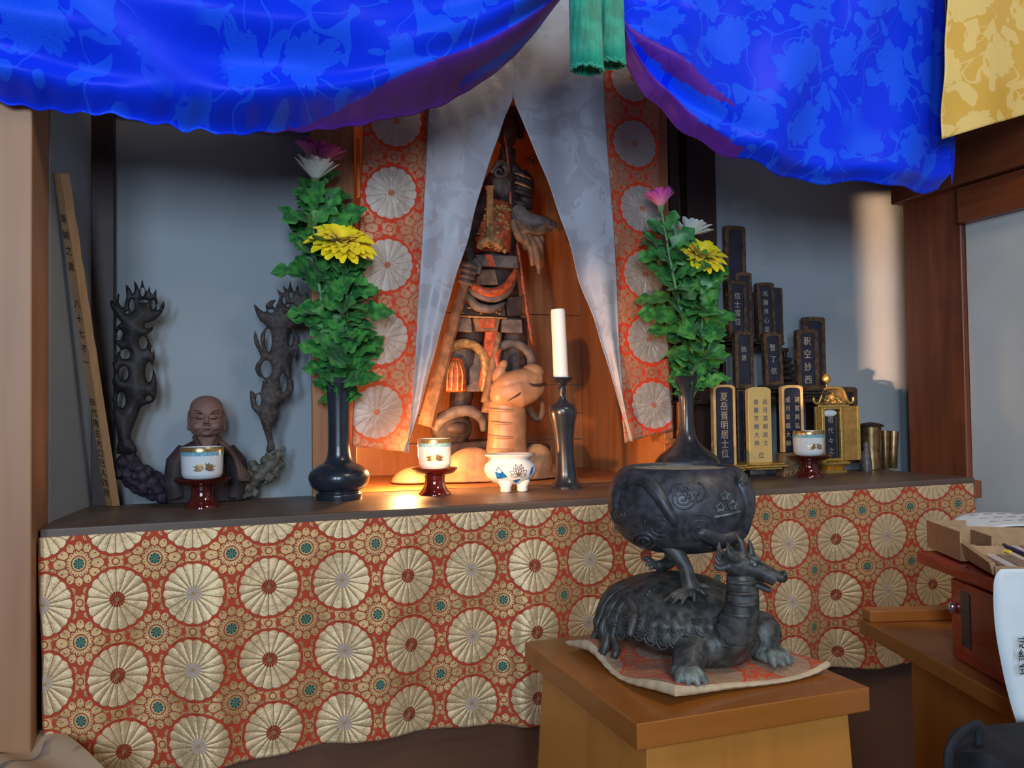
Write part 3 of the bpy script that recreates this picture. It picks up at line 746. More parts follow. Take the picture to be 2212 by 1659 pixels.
# ================================================================ flame ornament on rocks
IRON = plain('blackened_carved_wood', (.010, .008, .010), .6, 0, .5, 120, .5, .0012)
IRON2 = plain('dusty_carved_wood', (.055, .042, .038), .7, 0, .45, 120, .5, .0012)
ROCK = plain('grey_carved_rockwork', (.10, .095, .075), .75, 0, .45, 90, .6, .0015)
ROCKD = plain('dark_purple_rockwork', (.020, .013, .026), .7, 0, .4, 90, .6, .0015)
YF = 1.80
t = thing('flame_ornament', 'dark carved rockwork stand with two openwork flame pillars', 'ornament', (at(430, 1060, YF).x, YF, ZS))
def pp(pts, Y=YF, ox=0, oy=0): return [at(x+ox, y+oy, Y) for x, y in pts]
from mathutils.geometry import delaunay_2d_cdt
def inpoly(p, P):
    c_ = False; x, y = p; n = len(P); j = n-1
    for i in range(n):
        xi, yi = P[i]; xj, yj = P[j]
        if (yi > y) != (yj > y) and x < (xj-xi)*(y-yi)/(yj-yi)+xi: c_ = not c_
        j = i
    return c_
def segd(p, a, b_):
    dx, dy = b_[0]-a[0], b_[1]-a[1]; L = dx*dx+dy*dy; t_ = 0 if L == 0 else max(0, min(1, ((p[0]-a[0])*dx+(p[1]-a[1])*dy)/L))
    return sqrt((p[0]-a[0]-t_*dx)**2+(p[1]-a[1]-t_*dy)**2)
def silhouette(outline, holes, Y, th, sx=2.2414, oy=380):
    """openwork carving with a rounded relief on both faces: outline and holes given their real place and thickness"""
    sm = [(q.x, q.y) for q in spline([(x, y, 0) for x, y in outline+outline[:1]], 2)][:-1]
    hs = [[(cx+rx*sin(2*pi*i/14), cy-ry*cos(2*pi*i/14)) for i in range(14)] for cx, cy, rx, ry in holes]
    loops = [sm]+hs; V = []; E = []
    for L in loops:
        o = len(V); V += [Vector(p) for p in L]; E += [(o+i, o+(i+1) % len(L)) for i in range(len(L))]
    segs = [(L[i], L[(i+1) % len(L)]) for L in loops for i in range(len(L))]
    xs, ys = [p[0] for p in sm], [p[1] for p in sm]; y = min(ys)
    while y < max(ys):
        x = min(xs)
        while x < max(xs):
            p = (x+2*sin(y), y+2*cos(x))
            if inpoly(p, sm) and not any(inpoly(p, h_) for h_ in hs): V.append(Vector(p))
            x += 11
        y += 11
    vo, eo, fo, _, _, _ = delaunay_2d_cdt(V, E, [], 0, 1e-4)
    tris = []
    for f in fo:
        c_ = (sum(vo[i].x for i in f)/len(f), sum(vo[i].y for i in f)/len(f))
        if inpoly(c_, sm) and not any(inpoly(c_, h_) for h_ in hs): tris.append(tuple(f))
    k = mpp(at(outline[0][0]/sx, 800, Y))/sx; mb = MB(); n = len(vo); fr, bk = [], []
    for v in vo:
        d = min(segd(v, a, b_) for a, b_ in segs)*k; h = th*.5*(.22+.78*min(1, d/(th*.9))**.55); p = at(v.x/sx, v.y/sx+oy, Y); w = .004*sin(p.z*55+p.x*40)
        fr.append((p.x, Y-h+w, p.z)); bk.append((p.x, Y+h+w, p.z))
    cnt = {}
    for f in tris:
        for i in range(len(f)):
            e = (f[i], f[(i+1) % len(f)]); cnt[frozenset(e)] = cnt.get(frozenset(e), [])+[e]
    fs = [tuple(reversed(f)) for f in tris]+[tuple(i+n for i in f) for f in tris]
    fs += [(e[0][0], e[0][1], e[0][1]+n, e[0][0]+n) for e in cnt.values() if len(e) == 1]
    return mb.add(fr+bk, fs)
O1 = [(690,500),(700,540),(714,562),(726,532),(727,560),(742,574),(756,548),(757,585),(764,612),(757,650),(774,640),(790,606),(798,626),(782,662),(748,698),(708,714),(740,722),(738,748),(712,770),(724,800),(747,850),(748,890),(738,922),(752,960),(760,1000),(757,1060),(742,1095),(704,1108),(682,1122),(662,1172),(642,1222),(634,1270),(660,1310),(655,1345),(565,1345),(572,1285),(562,1200),(544,1150),(552,1120),(543,1080),(556,1040),(543,1000),(554,960),(545,905),(560,898),(566,860),(582,838),(560,812),(541,792),(568,794),(590,796),(552,775),(556,742),(582,716),(585,704),(556,672),(533,618),(546,602),(560,624),(570,570),(578,578),(575,612),(600,642),(606,612),(612,580),(608,526),(630,546),(642,572),(652,545),(648,506),(666,530),(676,552)]
H1 = [(690,562,11,22),(693,606,24,9),(640,626,13,32),(742,622,10,24),(616,662,8,7),(580,768,14,24),(717,725,18,15),(693,808,21,32),(606,862,24,26),(600,955,23,36),(721,950,18,50),(737,842,7,14),(587,1085,21,40),(721,1076,15,14)]
O2 = [(1405,506),(1414,545),(1428,562),(1440,528),(1448,562),(1462,580),(1480,560),(1500,600),(1495,660),(1465,715),(1428,730),(1410,735),(1440,765),(1452,800),(1447,850),(1427,890),(1407,915),(1404,950),(1410,985),(1419,992),(1421,1030),(1413,1054),(1385,1075),(1365,1092),(1346,1102),(1338,1128),(1358,1118),(1344,1148),(1328,1182),(1318,1222),(1320,1270),(1332,1325),(1290,1335),(1296,1290),(1276,1230),(1260,1180),(1243,1150),(1219,1125),(1210,1070),(1214,1038),(1236,1055),(1262,1044),(1268,1020),(1275,988),(1284,1002),(1280,984),(1250,966),(1235,935),(1244,905),(1262,880),(1248,840),(1231,808),(1230,765),(1238,748),(1248,790),(1264,830),(1272,846),(1262,800),(1266,760),(1290,727),(1260,700),(1238,660),(1229,620),(1250,640),(1278,660),(1290,650),(1285,628),(1310,604),(1336,602),(1320,625),(1330,640),(1345,610),(1354,580),(1340,543),(1364,566),(1378,560),(1370,530),(1388,546),(1397,545)]
H2 = [(1300,795,17,58),(1405,780,13,44),(1290,935,27,42),(1372,1000,18,48),(1252,1085,13,30),(1416,876,10,20),(1408,628,22,10),(1376,602,8,18),(1312,655,14,10),(1410,578,8,18)]
obj('flame_pillar', silhouette(O1, H1, YF, .022), IRON, t, smooth=50, label='left openwork flame pillar, nearly black')
obj('flame_pillar', silhouette(O2, H2, YF-.004, .022), IRON2, t, smooth=50, label='right openwork flame pillar, dusty brown')
rng = random.Random(5)
def rocks(path, rads, n, sd, zmin=ZS+.001, Y=YF):
    rng = random.Random(sd); mb = MB(); P = spline(pp(path, Y), 8); k = mpp(P[0]); rr = rspline([r*k for r in rads], 8)
    mb.tube(P, [q*.8 for q in rr], 12, .7)
    for i in range(n):
        j = rng.randrange(len(P)); c_ = P[j]; r_ = rr[j]
        q = c_+Vector((rng.uniform(-1, 1)*r_*.75, rng.uniform(-.55, .25)*r_, rng.uniform(-1, 1)*r_*.75))
        a = rng.uniform(.22, .42)*r_; mb.ell(q, (a*1.2, a, a*.9), 10, 7, Euler((rng.random()*3, rng.random()*3, 0)).to_matrix())
    mb.v = [(x, min(y, 1.862), max(z, zmin)) for x, y, z in mb.v]; return mb
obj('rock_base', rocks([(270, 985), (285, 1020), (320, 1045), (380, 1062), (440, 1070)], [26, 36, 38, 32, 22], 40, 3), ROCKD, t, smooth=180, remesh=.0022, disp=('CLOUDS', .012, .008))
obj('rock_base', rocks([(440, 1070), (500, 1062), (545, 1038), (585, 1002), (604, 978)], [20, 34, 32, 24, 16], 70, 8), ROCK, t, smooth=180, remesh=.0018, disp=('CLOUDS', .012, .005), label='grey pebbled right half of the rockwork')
# ================================================================ small monk figure
SKIN = plain('dull_brown_carved_face', (.20, .105, .085), .6, 0, .12, 40, .15)
ROBE = plain('dark_carved_robe', (.030, .018, .020), .7, 0, .3, 30, .25)
ROBE2 = plain('brown_carved_mantle', (.075, .040, .030), .7, 0, .3, 30, .25)
ctr = at(446, 905, 1.775); k = mpp(ctr)
t = thing('monk_figure', 'small carved bald monk figure in a dark robe behind the left tea cup', 'figurine', (ctr.x, 1.80, ZS))
def H3(px, py, d): # pixel offset from the head centre, depth in pixels towards the viewer
    return at(px, py, 1.79-d*k)
mb = MB()
mb.ell(at(446, 893, 1.79), (36*k, 38*k, 38*k), 28, 20)
mb.ell(at(446, 918, 1.785), (36*k, 34*k, 30*k), 24, 16)
mb.ell(at(446, 880, 1.795), (34*k, 36*k, 26*k), 24, 16)
mb.tube([at(446, 930, 1.79), at(446, 965, 1.795)], [24*k, 27*k], 16)
for s_ in (-1, 1):
    mb.ell(at(446+s_*37, 905, 1.795), (4.5*k, 9*k, 19*k), 12, 10)
    mb.ell(at(446+s_*38, 923, 1.792), (4.5*k, 6*k, 8*k), 12, 8)
    mb.ell(H3(446+s_*17, 921, 30), (12*k, 9*k, 10*k), 14, 10)     # cheek
    mb.ell(H3(446+s_*16, 891, 35), (12*k, 5*k, 3*k), 14, 8, Matrix.Rotation(-s_*.22, 3, 'Y'))   # brow ridge
    mb.ell(H3(446+s_*15, 902, 33), (9.5*k, 5*k, 3.2*k), 14, 8)    # lid
mb.tube([H3(446, 892, 34), H3(446, 905, 40), H3(446, 915, 44)], [4*k, 4.6*k, 6*k], 10)
for s_ in (-1, 1): mb.ell(H3(446+s_*5, 917, 39), (4*k, 4*k, 3*k), 10, 8)
mb.ell(H3(446, 924.5, 36), (8*k, 5*k, 1.8*k), 12, 8); mb.ell(H3(446, 928.5, 35.5), (6.5*k, 5*k, 1.9*k), 12, 8)
mb.ell(H3(446, 937, 32), (10*k, 7*k, 5*k), 12, 8)
obj('head', mb, SKIN, t, smooth=180, remesh=.0009)
hs = []
mb = MB()
for s_ in (-1, 1):
    mb.tube([H3(446+s_*9, 894.5, 40.5), H3(446+s_*17, 889, 39), H3(446+s_*27, 886, 34.5)], [.5*k, 1.5*k, .7*k], 8)
    mb.tube([H3(446+s_*7, 905, 38.5), H3(446+s_*15, 904.5, 38.2), H3(446+s_*24, 901, 35)], [.5*k, 1.3*k, .5*k], 8)
obj('brow_and_eye_line', mb, INK, t, smooth=180)
obj('lip', MB().tube([H3(437, 926.3, 40), H3(446, 927, 41.5), H3(455, 926.3, 40)], [.3*k, 1.5*k, .3*k], 8), plain('faded_red_lip', (.15, .04, .04), .6), t, smooth=180)
mb = MB()
mb.tube([at(441, 1085, 1.805), at(441, 1040, 1.805), at(441, 1000, 1.80), at(443, 970, 1.80), at(445, 952, 1.80)], [78*k, 78*k, 72*k, 54*k, 24*k], 28, .5)
for s_ in (-1, 1):
    mb.tube([at(446+s_*40, 975, 1.80), at(446+s_*62, 1000, 1.795), at(446+s_*68, 1045, 1.79), at(446+s_*60, 1075, 1.79)], [24*k, 25*k, 24*k, 22*k], 16)
mb.v = [(x, min(y, 1.865), max(z, ZS+.0005)) for x, y, z in mb.v]
obj('robe', mb, ROBE, t, smooth=180, remesh=.0016)
mb = MB()
for i in range(4):
    o_ = i*9; mb.tube(spline([at(466+o_*.5, 950+o_*.6, 1.772), at(490+o_*.7, 965+o_, 1.762), at(512+o_*.8, 1000+o_, 1.752), at(520+o_*.5, 1040, 1.745)], 5), [6*k]*16, 10)
for s_ in (-1, 1): mb.tube(spline([at(446+s_*26, 944, 1.775), at(446+s_*18, 962, 1.755), at(446, 985, 1.745)], 5), [5*k]*11, 10)
obj('mantle_fold', mb, ROBE2, t, smooth=180)
# ================================================================ chrysanthemums
def petal_mat(name, c1, c2):
    M = Mat(name); n = M.noise(M.tc(), 160, 2); u, v, _ = M.xyz(M.tc('UV'))
    return M.done(base=M.mix(v.step(.0, .9), c1, c2), rough=.5, sheen=.15, normal=M.bump(n, .2, .0003))
P_PINK = petal_mat('pink_petal', (.85, .34, .40), (.66, .09, .50)); P_WHITE = petal_mat('white_petal', (.80, .88, .82), (.88, .92, .97)); P_YEL = petal_mat('yellow_petal', (.95, .62, .01), (1.0, .80, .012))
def flower_head(mb, c, axis, R_, layers, rng, droop=0, wid=.16, jit=.12):
    """layers: (count, length factor, lift angle in radians above the flat)"""
    ax = Vector(axis).normalized(); e1 = ax.cross(Vector((0, 1, .3))).normalized(); e2 = ax.cross(e1)
    for cnt, lf, lift in layers:
        off = rng.random()*6
        for i in range(cnt):
            a = 2*pi*i/cnt+off+rng.uniform(-jit, jit); d = e1*cos(a)+e2*sin(a); L = R_*lf*rng.uniform(.88, 1.08); li = lift+rng.uniform(-jit, jit)
            side = ax.cross(d).normalized(); vs = []; uv = []; n = 6
            p = Vector(c)+d*R_*.06; W = R_*wid*rng.uniform(.85, 1.15)
            for j in range(n+1):
                t_ = j/n; an = li-droop*t_*t_+.12*sin(pi*t_)
                if j: p = p+(d*cos(an)+ax*sin(an))*(L/n)
                w_ = W*(.35+.65*sin(pi*min(1, t_*.62+.12)))*(1 if j < n else .42); up = (ax*cos(an)-d*sin(an))
                vs += [p-side*w_+up*w_*.35, p, p+side*w_+up*w_*.35]; uv += [(0, t_), (.5, t_), (1, t_)]
            fs = [(j*3+q, j*3+q+1, j*3+q+4, j*3+q+3) for j in range(n) for q in (0, 1)]
            mb.add(vs, fs, uv)
def leaf(mb, c, d, up, L, W, rng, bend=.5):
    d = Vector(d).normalized(); side = d.cross(up).normalized(); upn = side.cross(d); n = 14; vs = []; p = Vector(c)
    tw = rng.uniform(-.25, .25)
    for j in range(n+1):
        t_ = j/n; an = .25-bend*t_
        if j: p = p+(d*cos(an)+upn*sin(an))*(L/n)
        if t_ < .18: w_ = W*.07
        else:
            q = (t_-.18)/.82; w_ = W*(sin(pi*min(1, q*.80+.14)))*(.42+.58*abs(sin(q*pi*3.3+.3))**.8)*(1 if j < n else .12)
        nn = (upn*cos(an)-d*sin(an)); s_ = side*cos(tw)+nn*sin(tw)
        wob = .10*W*sin(t_*13)
        vs += [p-s_*w_+nn*(w_*.35+wob-.15*w_), p-s_*w_*.5+nn*w_*.10, p, p+s_*w_*.5+nn*w_*.10, p+s_*w_+nn*(w_*.35-wob-.15*w_)]
    mb.add(vs, [(j*5+q, j*5+q+1, j*5+q+6, j*5+q+5) for j in range(n) for q in range(4)])
def chrys(base, path, Y, tilt, R_px, layers, mat, kind, label, nl, seed, env, droop=0, wid=.16, leafpx=70, group='chrysanthemums in the two vases', top_f=.86):
    """path in picture points from the vase mouth to just under the flower"""
    rng = random.Random(seed); P = [Vector(base)]+[at(x, y, Yk) for x, y, Yk in path]
    P = spline(P, 8); k = mpp(P[-1]); t = thing('chrysanthemum', label, 'flower', tuple(base), 0, group)
    rr = [lerp(.0042, .0030, i/len(P)) for i in range(len(P))]
    obj('stem', MB().tube(P, rr, 8), STEM, t, smooth=180)
    top = P[-1]; hb = MB(); flower_head(hb, top, tilt, R_px*k, layers, rng, droop, wid)
    obj('flower_head', hb, mat, t, smooth=180)
    axn = Vector(tilt).normalized()
    obj('calyx', MB().tube([top-axn*.012, top-axn*.004, top+axn*.003], [.003, .0075, .009], 12), STEM, t, smooth=60)
    lb = MB(); n = len(P); ph = rng.random()*6
    nl = int(nl*1.7)
    for i in range(nl):
        f = (i+.5)/nl; f = .03+f*top_f; j = min(n-2, int(f*(n-1))); c = P[j].lerp(P[j+1], f*(n-1)-j)
        ph += 2.4; a = ph+rng.uniform(-.3, .3)
        d = Vector((cos(a), sin(a)*.6, rng.uniform(-.15, 1.3))); L = leafpx*k*rng.uniform(.6, 1.15)*(env(f))
        leaf(lb, c, d, Vector((rng.uniform(-.5, .5), -.75, .65)), L, L*.33, rng, rng.uniform(.2, 1.0))
    obj('foliage', lb, LEAF, t, smooth=180)
    return t
YM = VL.y
e1 = lambda f: (.66+.5*sin(pi*min(1, f*1.05)))*(1-.35*sst(.75, .95, f))
G = 'chrysanthemums in the left vase'
chrys(VL+Vector((.006, -.006, -.05)), [(744, 800, YM-.004), (748, 700, YM-.015), (747, 600, YM-.03), (738, 522, YM-.05)], YM, (.0, -.62, .78), 72,
      [(26, 1.0, -.10), (24, .88, .10), (22, .72, .32), (20, .55, .6), (16, .38, .9), (10, .22, 1.2)], P_YEL, 'y', 'full yellow chrysanthemum in the left vase, lowest and front', 26, 11, e1, .35, .15, 88, top_f=.80)
chrys(VL+Vector((-.008, 0, -.05)), [(728, 790, YM), (700, 680, YM-.005), (682, 560, YM-.01), (676, 470, YM-.02), (681, 388, YM-.03)], YM, (.05, -.12, 1), 60,
      [(18, .98, .62), (14, .85, .95), (8, .6, 1.2)], P_WHITE, 'w', 'white chrysanthemum in the left vase, right below the magenta one', 34, 12, e1, -.15, .14, 98)
chrys(VL+Vector((-.002, .010, -.05)), [(733, 790, YM+.012), (722, 660, YM+.02), (705, 520, YM+.02), (690, 430, YM+.015), (684, 352, YM+.005)], YM, (.16, -.10, 1), 64,
      [(26, 1.0, .42), (22, .85, .7), (16, .66, 1.0)], P_PINK, 'p', 'magenta chrysanthemum at the very top of the left vase', 30, 13, e1, -.1, .12, 92)
YM = VR.y
e2 = lambda f: (.62+.5*sin(pi*min(1, f*1.05)))*(1-.35*sst(.72, .92, f))
chrys(VR+Vector((.004, -.004, -.05)), [(1517, 800, YM-.004), (1516, 700, YM-.012), (1515, 620, YM-.02), (1512, 552, YM-.03)], YM, (.02, -.72, .75), 58,
      [(30, 1.0, .02), (26, .88, .2), (22, .70, .45), (18, .5, .75), (12, .3, 1.1)], P_YEL, 'y', 'yellow chrysanthemum in the right vase, lowest of its three', 22, 21, e2, .25, .15, 80, top_f=.82)
chrys(VR+Vector((-.002, .006, -.05)), [(1510, 790, YM+.004), (1504, 690, YM+.004), (1498, 590, YM), (1490, 508, YM-.005)], YM, (.25, .0, 1), 48,
      [(20, 1.0, .35), (15, .8, .7), (8, .6, 1.1)], P_WHITE, 'w', 'white chrysanthemum in the right vase, between the pink and the yellow', 26, 22, e2, 0, .13, 84)
chrys(VR+Vector((-.010, 0, -.05)), [(1500, 790, YM), (1478, 700, YM-.01), (1455, 600, YM-.02), (1440, 520, YM-.02), (1428, 448, YM-.02)], YM, (-.05, .05, 1), 46,
      [(20, 1.0, .8), (16, .95, 1.0), (9, .8, 1.25)], P_PINK, 'p', 'small pink chrysanthemum topmost in the right vase, leaning left', 26, 23, e2, .1, .11, 84)
# ================================================================ memorial tablets
PANEL = plain('navy_black_lacquer_panel', (.014, .017, .035), .35, 0, .25, 60, .08)
FRAME = plain('worn_gilt_frame', (.105, .060, .034), .5, .35, .4, 90, .3)
DUSK = plain('dark_carved_base', (.030, .018, .014), .6, .1, .5, 110, .5, .0012)
GILTS = plain('smooth_gilt_face', (.72, .53, .20), .42, .35, .04, 30, .04)
EDGEG = plain('bright_gilt_edge', (.85, .55, .22), .35, .4, .1, 40, .05)
def arch(x0, x1, z0, z1, rise, n=10, rc=.3):
    """outline of a tablet with a gently arched, round-cornered head"""
    w = (x1-x0)/2; cx = (x0+x1)/2; pts = [(x1, z0)]
    for i in range(n*2+1):
        a = pi*i/(2*n); c_, s_ = cos(a), sin(a)
        pts.append((cx+w*(abs(c_)**rc)*(1 if c_ > 0 else -1), z1-rise+rise*(s_**.8)))
    pts.append((x0, z0)); return pts
def tablet(px0, px1, pyt, pyb, Y, style, label, text=None, group='memorial tablets right of the shrine', lean=0, base=True, thick=.014, cat='tablet', rise=.35):
    a, b_ = at(px0, pyb, Y), at(px1, pyb, Y); zt = at((px0+px1)/2, pyt, Y).z; zb = a.z*.5+b_.z*.5
    side = thick*.55
    x0, x1 = a.x+(thick*.35 if style != 'old' else thick*.25), b_.x; w = x1-x0; H = zt-zb
    t = thing('memorial_tablet', label, cat, ((x0+x1)/2, Y, zb), 0, group)
    M = Matrix.Translation(((x0+x1)/2, Y, zb)) @ Matrix.Rotation(lean, 4, 'Y') @ Matrix.Rotation(pi/2, 4, 'X')
    h = .012 if base else 0
    out = arch(-w/2, w/2, 0, H, w*rise*(.5 if style != 'old' else .35), 10, .3 if style == 'old' else .55)
    fw = w*(.17 if style == 'old' else (.10 if style == 'black' else .0))
    edge = {'old': FRAME, 'black': EDGEG, 'gold': GOLD}[style]
    if style == 'gold':
        obj('panel', MB().prism(out, thick, M), GILTS, t, smooth=50, bevel=.0012)
    else:
        cx, cz = 0, H*.5
        inn = [(x*(1-2*fw/w), min(H-fw, max(z, fw if style == 'old' else 0) if z < H*.5 else z-fw)) for x, z in out]
        obj('frame', MB().strip(out, inn, thick, M), edge, t, smooth=50, bevel=.0005)
        obj('panel', MB().prism(inn, thick*.62, M), PANEL, t, smooth=50)
    R0 = M.to_3x3(); rt = R0 @ Vector((1, 0, 0)); up = R0 @ Vector((0, 1, 0)); nf = rt.cross(up); face = thick/2+.0002 if style == 'gold' else thick*.31+.0003
    if text:
        mat = BLUEINK if style == 'gold' else GOLDINK
        for col, dx, sz, top, bot in text:
            L = (top-bot)*H; s_ = sz*w; sp = L/len(col)/s_
            writing(col, s_, Vector(t.location)+rt*dx*w+up*((top+bot)/2*H)+nf*face, rt, up, mat, t, space=sp)
    if base:
        bm = MB(); bw = w*(.72 if style == 'old' else .86)
        sc_ = 1 if style == 'old' else .8
        gm = DUSK if style == 'old' else GOLD
        for i, (q, zz, hh) in enumerate(((1.0, -.006, .006), (1.16, -.013, .007), (.9, -.021, .008))):
            bm.lathe([(bw*q*.92, zz*sc_), (bw*q, (zz+hh*.3)*sc_), (bw*q, (zz+hh*.8)*sc_), (bw*q*.9, (zz+hh)*sc_)], 36, t.location, None, mod=(lambda a_, z_, q=q: (1+.06*abs(sin(a_*7)))*min(1/max(abs(cos(a_)), .001), .62/max(abs(sin(a_)), .001), 1.0)))
        obj('carved_base', bm, gm, t, smooth=40)
    return t
OLD = 'old dark memorial tablets on the tiered stand'
# stepped stand behind the front row
z1 = at(1640, 846, 1.80).z; z2 = at(1630, 735, 1.83).z
a0, a1_, b0, b1 = at(1440, 846, 1.78).x, at(1775, 846, 1.78).x, at(1560, 735, 1.82).x, at(1705, 735, 1.82).x
t = thing('tiered_stand', 'dark tiered stand carrying the rows of old memorial tablets', 'stand', ((a0+a1_)/2, 1.81, ZS))
obj('lower_tier', B(a0, a1_, 1.772, 1.822, z1-.030, z1-.020).b(a0+.01, a0+.022, 1.776, 1.818, ZS, z1-.03).b(a1_-.022, a1_-.01, 1.776, 1.818, ZS, z1-.03).b((a0+a1_)/2, (a0+a1_)/2+.012, 1.79, 1.818, ZS, z1-.03), W_DARKX, t, bevel=.002)
obj('upper_tier', B(b0, b1, 1.8225, 1.866, z2-.030, z2-.020).b(b0+.004, b0+.014, 1.824, 1.864, ZS-.02, z2-.03).b(b1-.014, b1-.004, 1.824, 1.864, ZS-.02, z2-.03), W_DARKX, t, bevel=.002)
tablet(1566, 1612, 489, 735, 1.852, 'old', 'tallest old dark memorial tablet, topmost, right of the yellow flower', base=False)
tablet(1588, 1624, 589, 735, 1.848, 'old', 'old dark memorial tablet half hidden, just under the tallest one', base=False, thick=.01)
tablet(1570, 1612, 607, 730, 1.832, 'old', 'old dark memorial tablet beside the right vase leaves, middle row', [('信士霊位', 0, .34, .8, .2)])
tablet(1624, 1642, 632, 735, 1.855, 'old', 'narrow dark memorial tablet squeezed in the gap of the middle row', base=False, thick=.008)
tablet(1635, 1674, 611, 735, 1.836, 'old', 'old dark memorial tablet with gold letters, right end of middle row', [('光勝良心霊', 0, .30, .88, .1)], lean=-.03)
tablet(1668, 1691, 622, 742, 1.856, 'old', 'dark memorial tablet peeking out behind the right of the middle row', base=False, thick=.008)
tablet(1584, 1626, 716, 838, 1.797, 'old', 'plain old dark memorial tablet left on the lower tier', [('院居', 0, .28, .75, .45)])
tablet(1649, 1690, 719, 832, 1.797, 'old', 'old dark memorial tablet with three gold letters, centre of the lower tier', [('智了信', 0, .34, .82, .15)], lean=-.035)
tablet(1719, 1767, 712, 842, 1.797, 'old', 'old dark memorial tablet with four gold letters, right of the lower tier', [('釈空妙西', 0, .36, .90, .05)], lean=-.008)
tablet(1734, 1782, 685, 842, 1.842, 'old', 'taller dark memorial tablet standing behind the rightmost one', base=False)
tablet(1452, 1496, 740, 858, 1.800, 'old', 'old dark memorial tablet left of the right vase, partly hidden', [('信女', 0, .34, .4, .05)])
tablet(1797, 1852, 836, 1000, 1.850, 'old', 'dark round-headed memorial tablet behind the gold tabernacle', base=False)
tablet(1537, 1588, 831, 1003, 1.735, 'black', 'black tablet with gold letters and gilt edge, right of the vase', [('夏岳晋明居士位', 0, .36, .90, .07)])
tablet(1612, 1665, 836, 999, 1.735, 'gold', 'all gold memorial tablet with two columns of blue letters', [('高月道樹居士', .22, .22, .85, .20), ('春麗芳樹大姉', -.17, .22, .85, .20), ('位', .02, .24, .14, .04)])
tablet(1685, 1734, 832, 976, 1.735, 'black', 'black tablet with two columns of faint gold letters on a small box', [('河寛興弘信士', .22, .24, .84, .06), ('成月翠蝶大姉', -.22, .24, .84, .06)], base=False)
# narrow dark doorway pieces between the tablets
tablet(1591, 1609, 842, 1000, 1.760, 'old', 'narrow dark tablet between the black and the gold tablet', base=False, thick=.010)
# little carved box under the black tablet
a, b_ = at(1684, 1022, 1.735), at(1736, 1022, 1.735); zt = at(1710, 978, 1.735).z
t = thing('carved_box', 'small brown carved box under the black tablet with two letter columns', 'box', ((a.x+b_.x)/2, 1.74, ZS))
obj('body', B(a.x+.004, b_.x, 1.722, 1.756, ZS, zt), plain('brown_lacquer_box', (.20, .12, .06), .5, 0, .25, 60, .2), t, bevel=.0015)
rng = random.Random(2); mb = MB()
for i in range(26): mb.ell((lerp(a.x+.012, b_.x-.010, rng.random()), 1.7215, lerp(ZS+.006, zt-.006, rng.random())), (.0035, .002, .003), 8, 6)
obj('relief', mb, GOLD_OLD, t, smooth=180)
# dark lotus stack between the tablets
p = at(1700, 836, 1.815); k = mpp(p)
t = thing('lotus_stack', 'dark tiered carved lotus ornament between two tablets on the lower tier', 'ornament', tuple(p))
mb = MB()
for i in range(7): mb.lathe([(6*k, i*13*k), ((22-i*2)*k, (i*13+3)*k), ((24-i*2)*k, (i*13+8)*k), (6*k, (i*13+12)*k)], 30, (p.x, p.y, z1-.0195), mod=lambda a_, z_: 1+.12*abs(sin(a_*5)))
obj('tiers', mb, DUSK, t, smooth=50)
# wooden frame left of the right vase
Yf = 1.75; q = lambda x, y: at(x, y, Yf)
t = thing('small_wood_stand', 'small wooden stand seen between the curtain end and the right vase', 'stand', (q(1462, 1000).x, Yf, ZS))
zt_ = q(1450, 948).z
obj('top_bar', B(q(1441, 950).x, q(1476, 950).x, Yf, Yf+.03, zt_-.012, zt_), W_SHRINE, t, bevel=.001)
obj('leg', B(q(1457, 980).x, q(1466, 980).x, Yf+.004, Yf+.026, ZS, zt_-.012), W_SHRINE, t, bevel=.001)
x_ = q(1473, 900).x
obj('back_board', B(x_, x_+.022, Yf+.002, Yf+.028, ZS, q(1473, 868).z), W_SHRINE, t, bevel=.001)
# ================================================================ gold tabernacle
Yt = 1.775; k = mpp(at(1810, 930, Yt)); q = lambda x, y, Y=Yt: at(x, y, Y)
c0 = q(1800, 1012); t = thing('gold_tabernacle', 'gilt miniature tabernacle with open doors and a knob finial', 'tabernacle', (c0.x, Yt, ZS))
x0, x1 = q(1776, 900).x, q(1822, 900).x; zb, zt = q(1800, 995).z, q(1800, 876).z
def rel(x): return lerp(x0, x1, x)
fr = B(x0, x0+.009, Yt, Yt+.012, zb, zt).b(x1-.009, x1, Yt, Yt+.012, zb, zt).b(x0+.009, x1-.009, Yt, Yt+.012, zt-.010, zt).b(x0+.009, x1-.009, Yt, Yt+.012, zb, zb+.006)
obj('door_frame', fr, GOLD, t, bevel=.0012)
obj('back_wall', B(x0, x1, Yt+.034, Yt+.04, zb, zt), LACQ_BLK, t)
obj('inner_tablet', B(x0+.011, x1-.011, Yt+.010, Yt+.018, zb+.003, zt-.028), PANEL, t, bevel=.001)
writing('先祖代々之霊', (x1-x0)*.26, Vector(((x0+x1)/2, Yt+.0095, (zb+zt)/2-.008)), (1, 0, 0), (0, 0, 1), GOLDINK, t, space=1.5)
obj('inner_head', MB().ell(((x0+x1)/2, Yt+.012, zt-.020), ((x1-x0)*.34, .006, .010), 20, 10), PORC, t, smooth=180, label='pale oval above the inner tablet')
for s_, xh in ((-1, x0), (1, x1)):
    Md = Matrix.Translation((xh, Yt+.002, 0)) @ Matrix.Rotation(s_*(-.30), 4, 'Z'); w_ = .044 if s_ > 0 else .03
    dn = MB().b(*((0.001, w_) if s_ > 0 else (-w_, -.001)), -.002, .002, zb, zt-.002, M=Md)
    d = obj('door', dn, plain('amber_gilt_door', (.42, .22, .05), .4, .3, .15, 60, .1), t, bevel=.0006)
    ed = MB().b(*((w_-.008, w_+.001) if s_ > 0 else (-w_-.001, -w_+.008)), -.0035, .0035, zb, zt-.002, M=Md)
    obj('door_edge', ed, GOLD, d, bevel=.001)
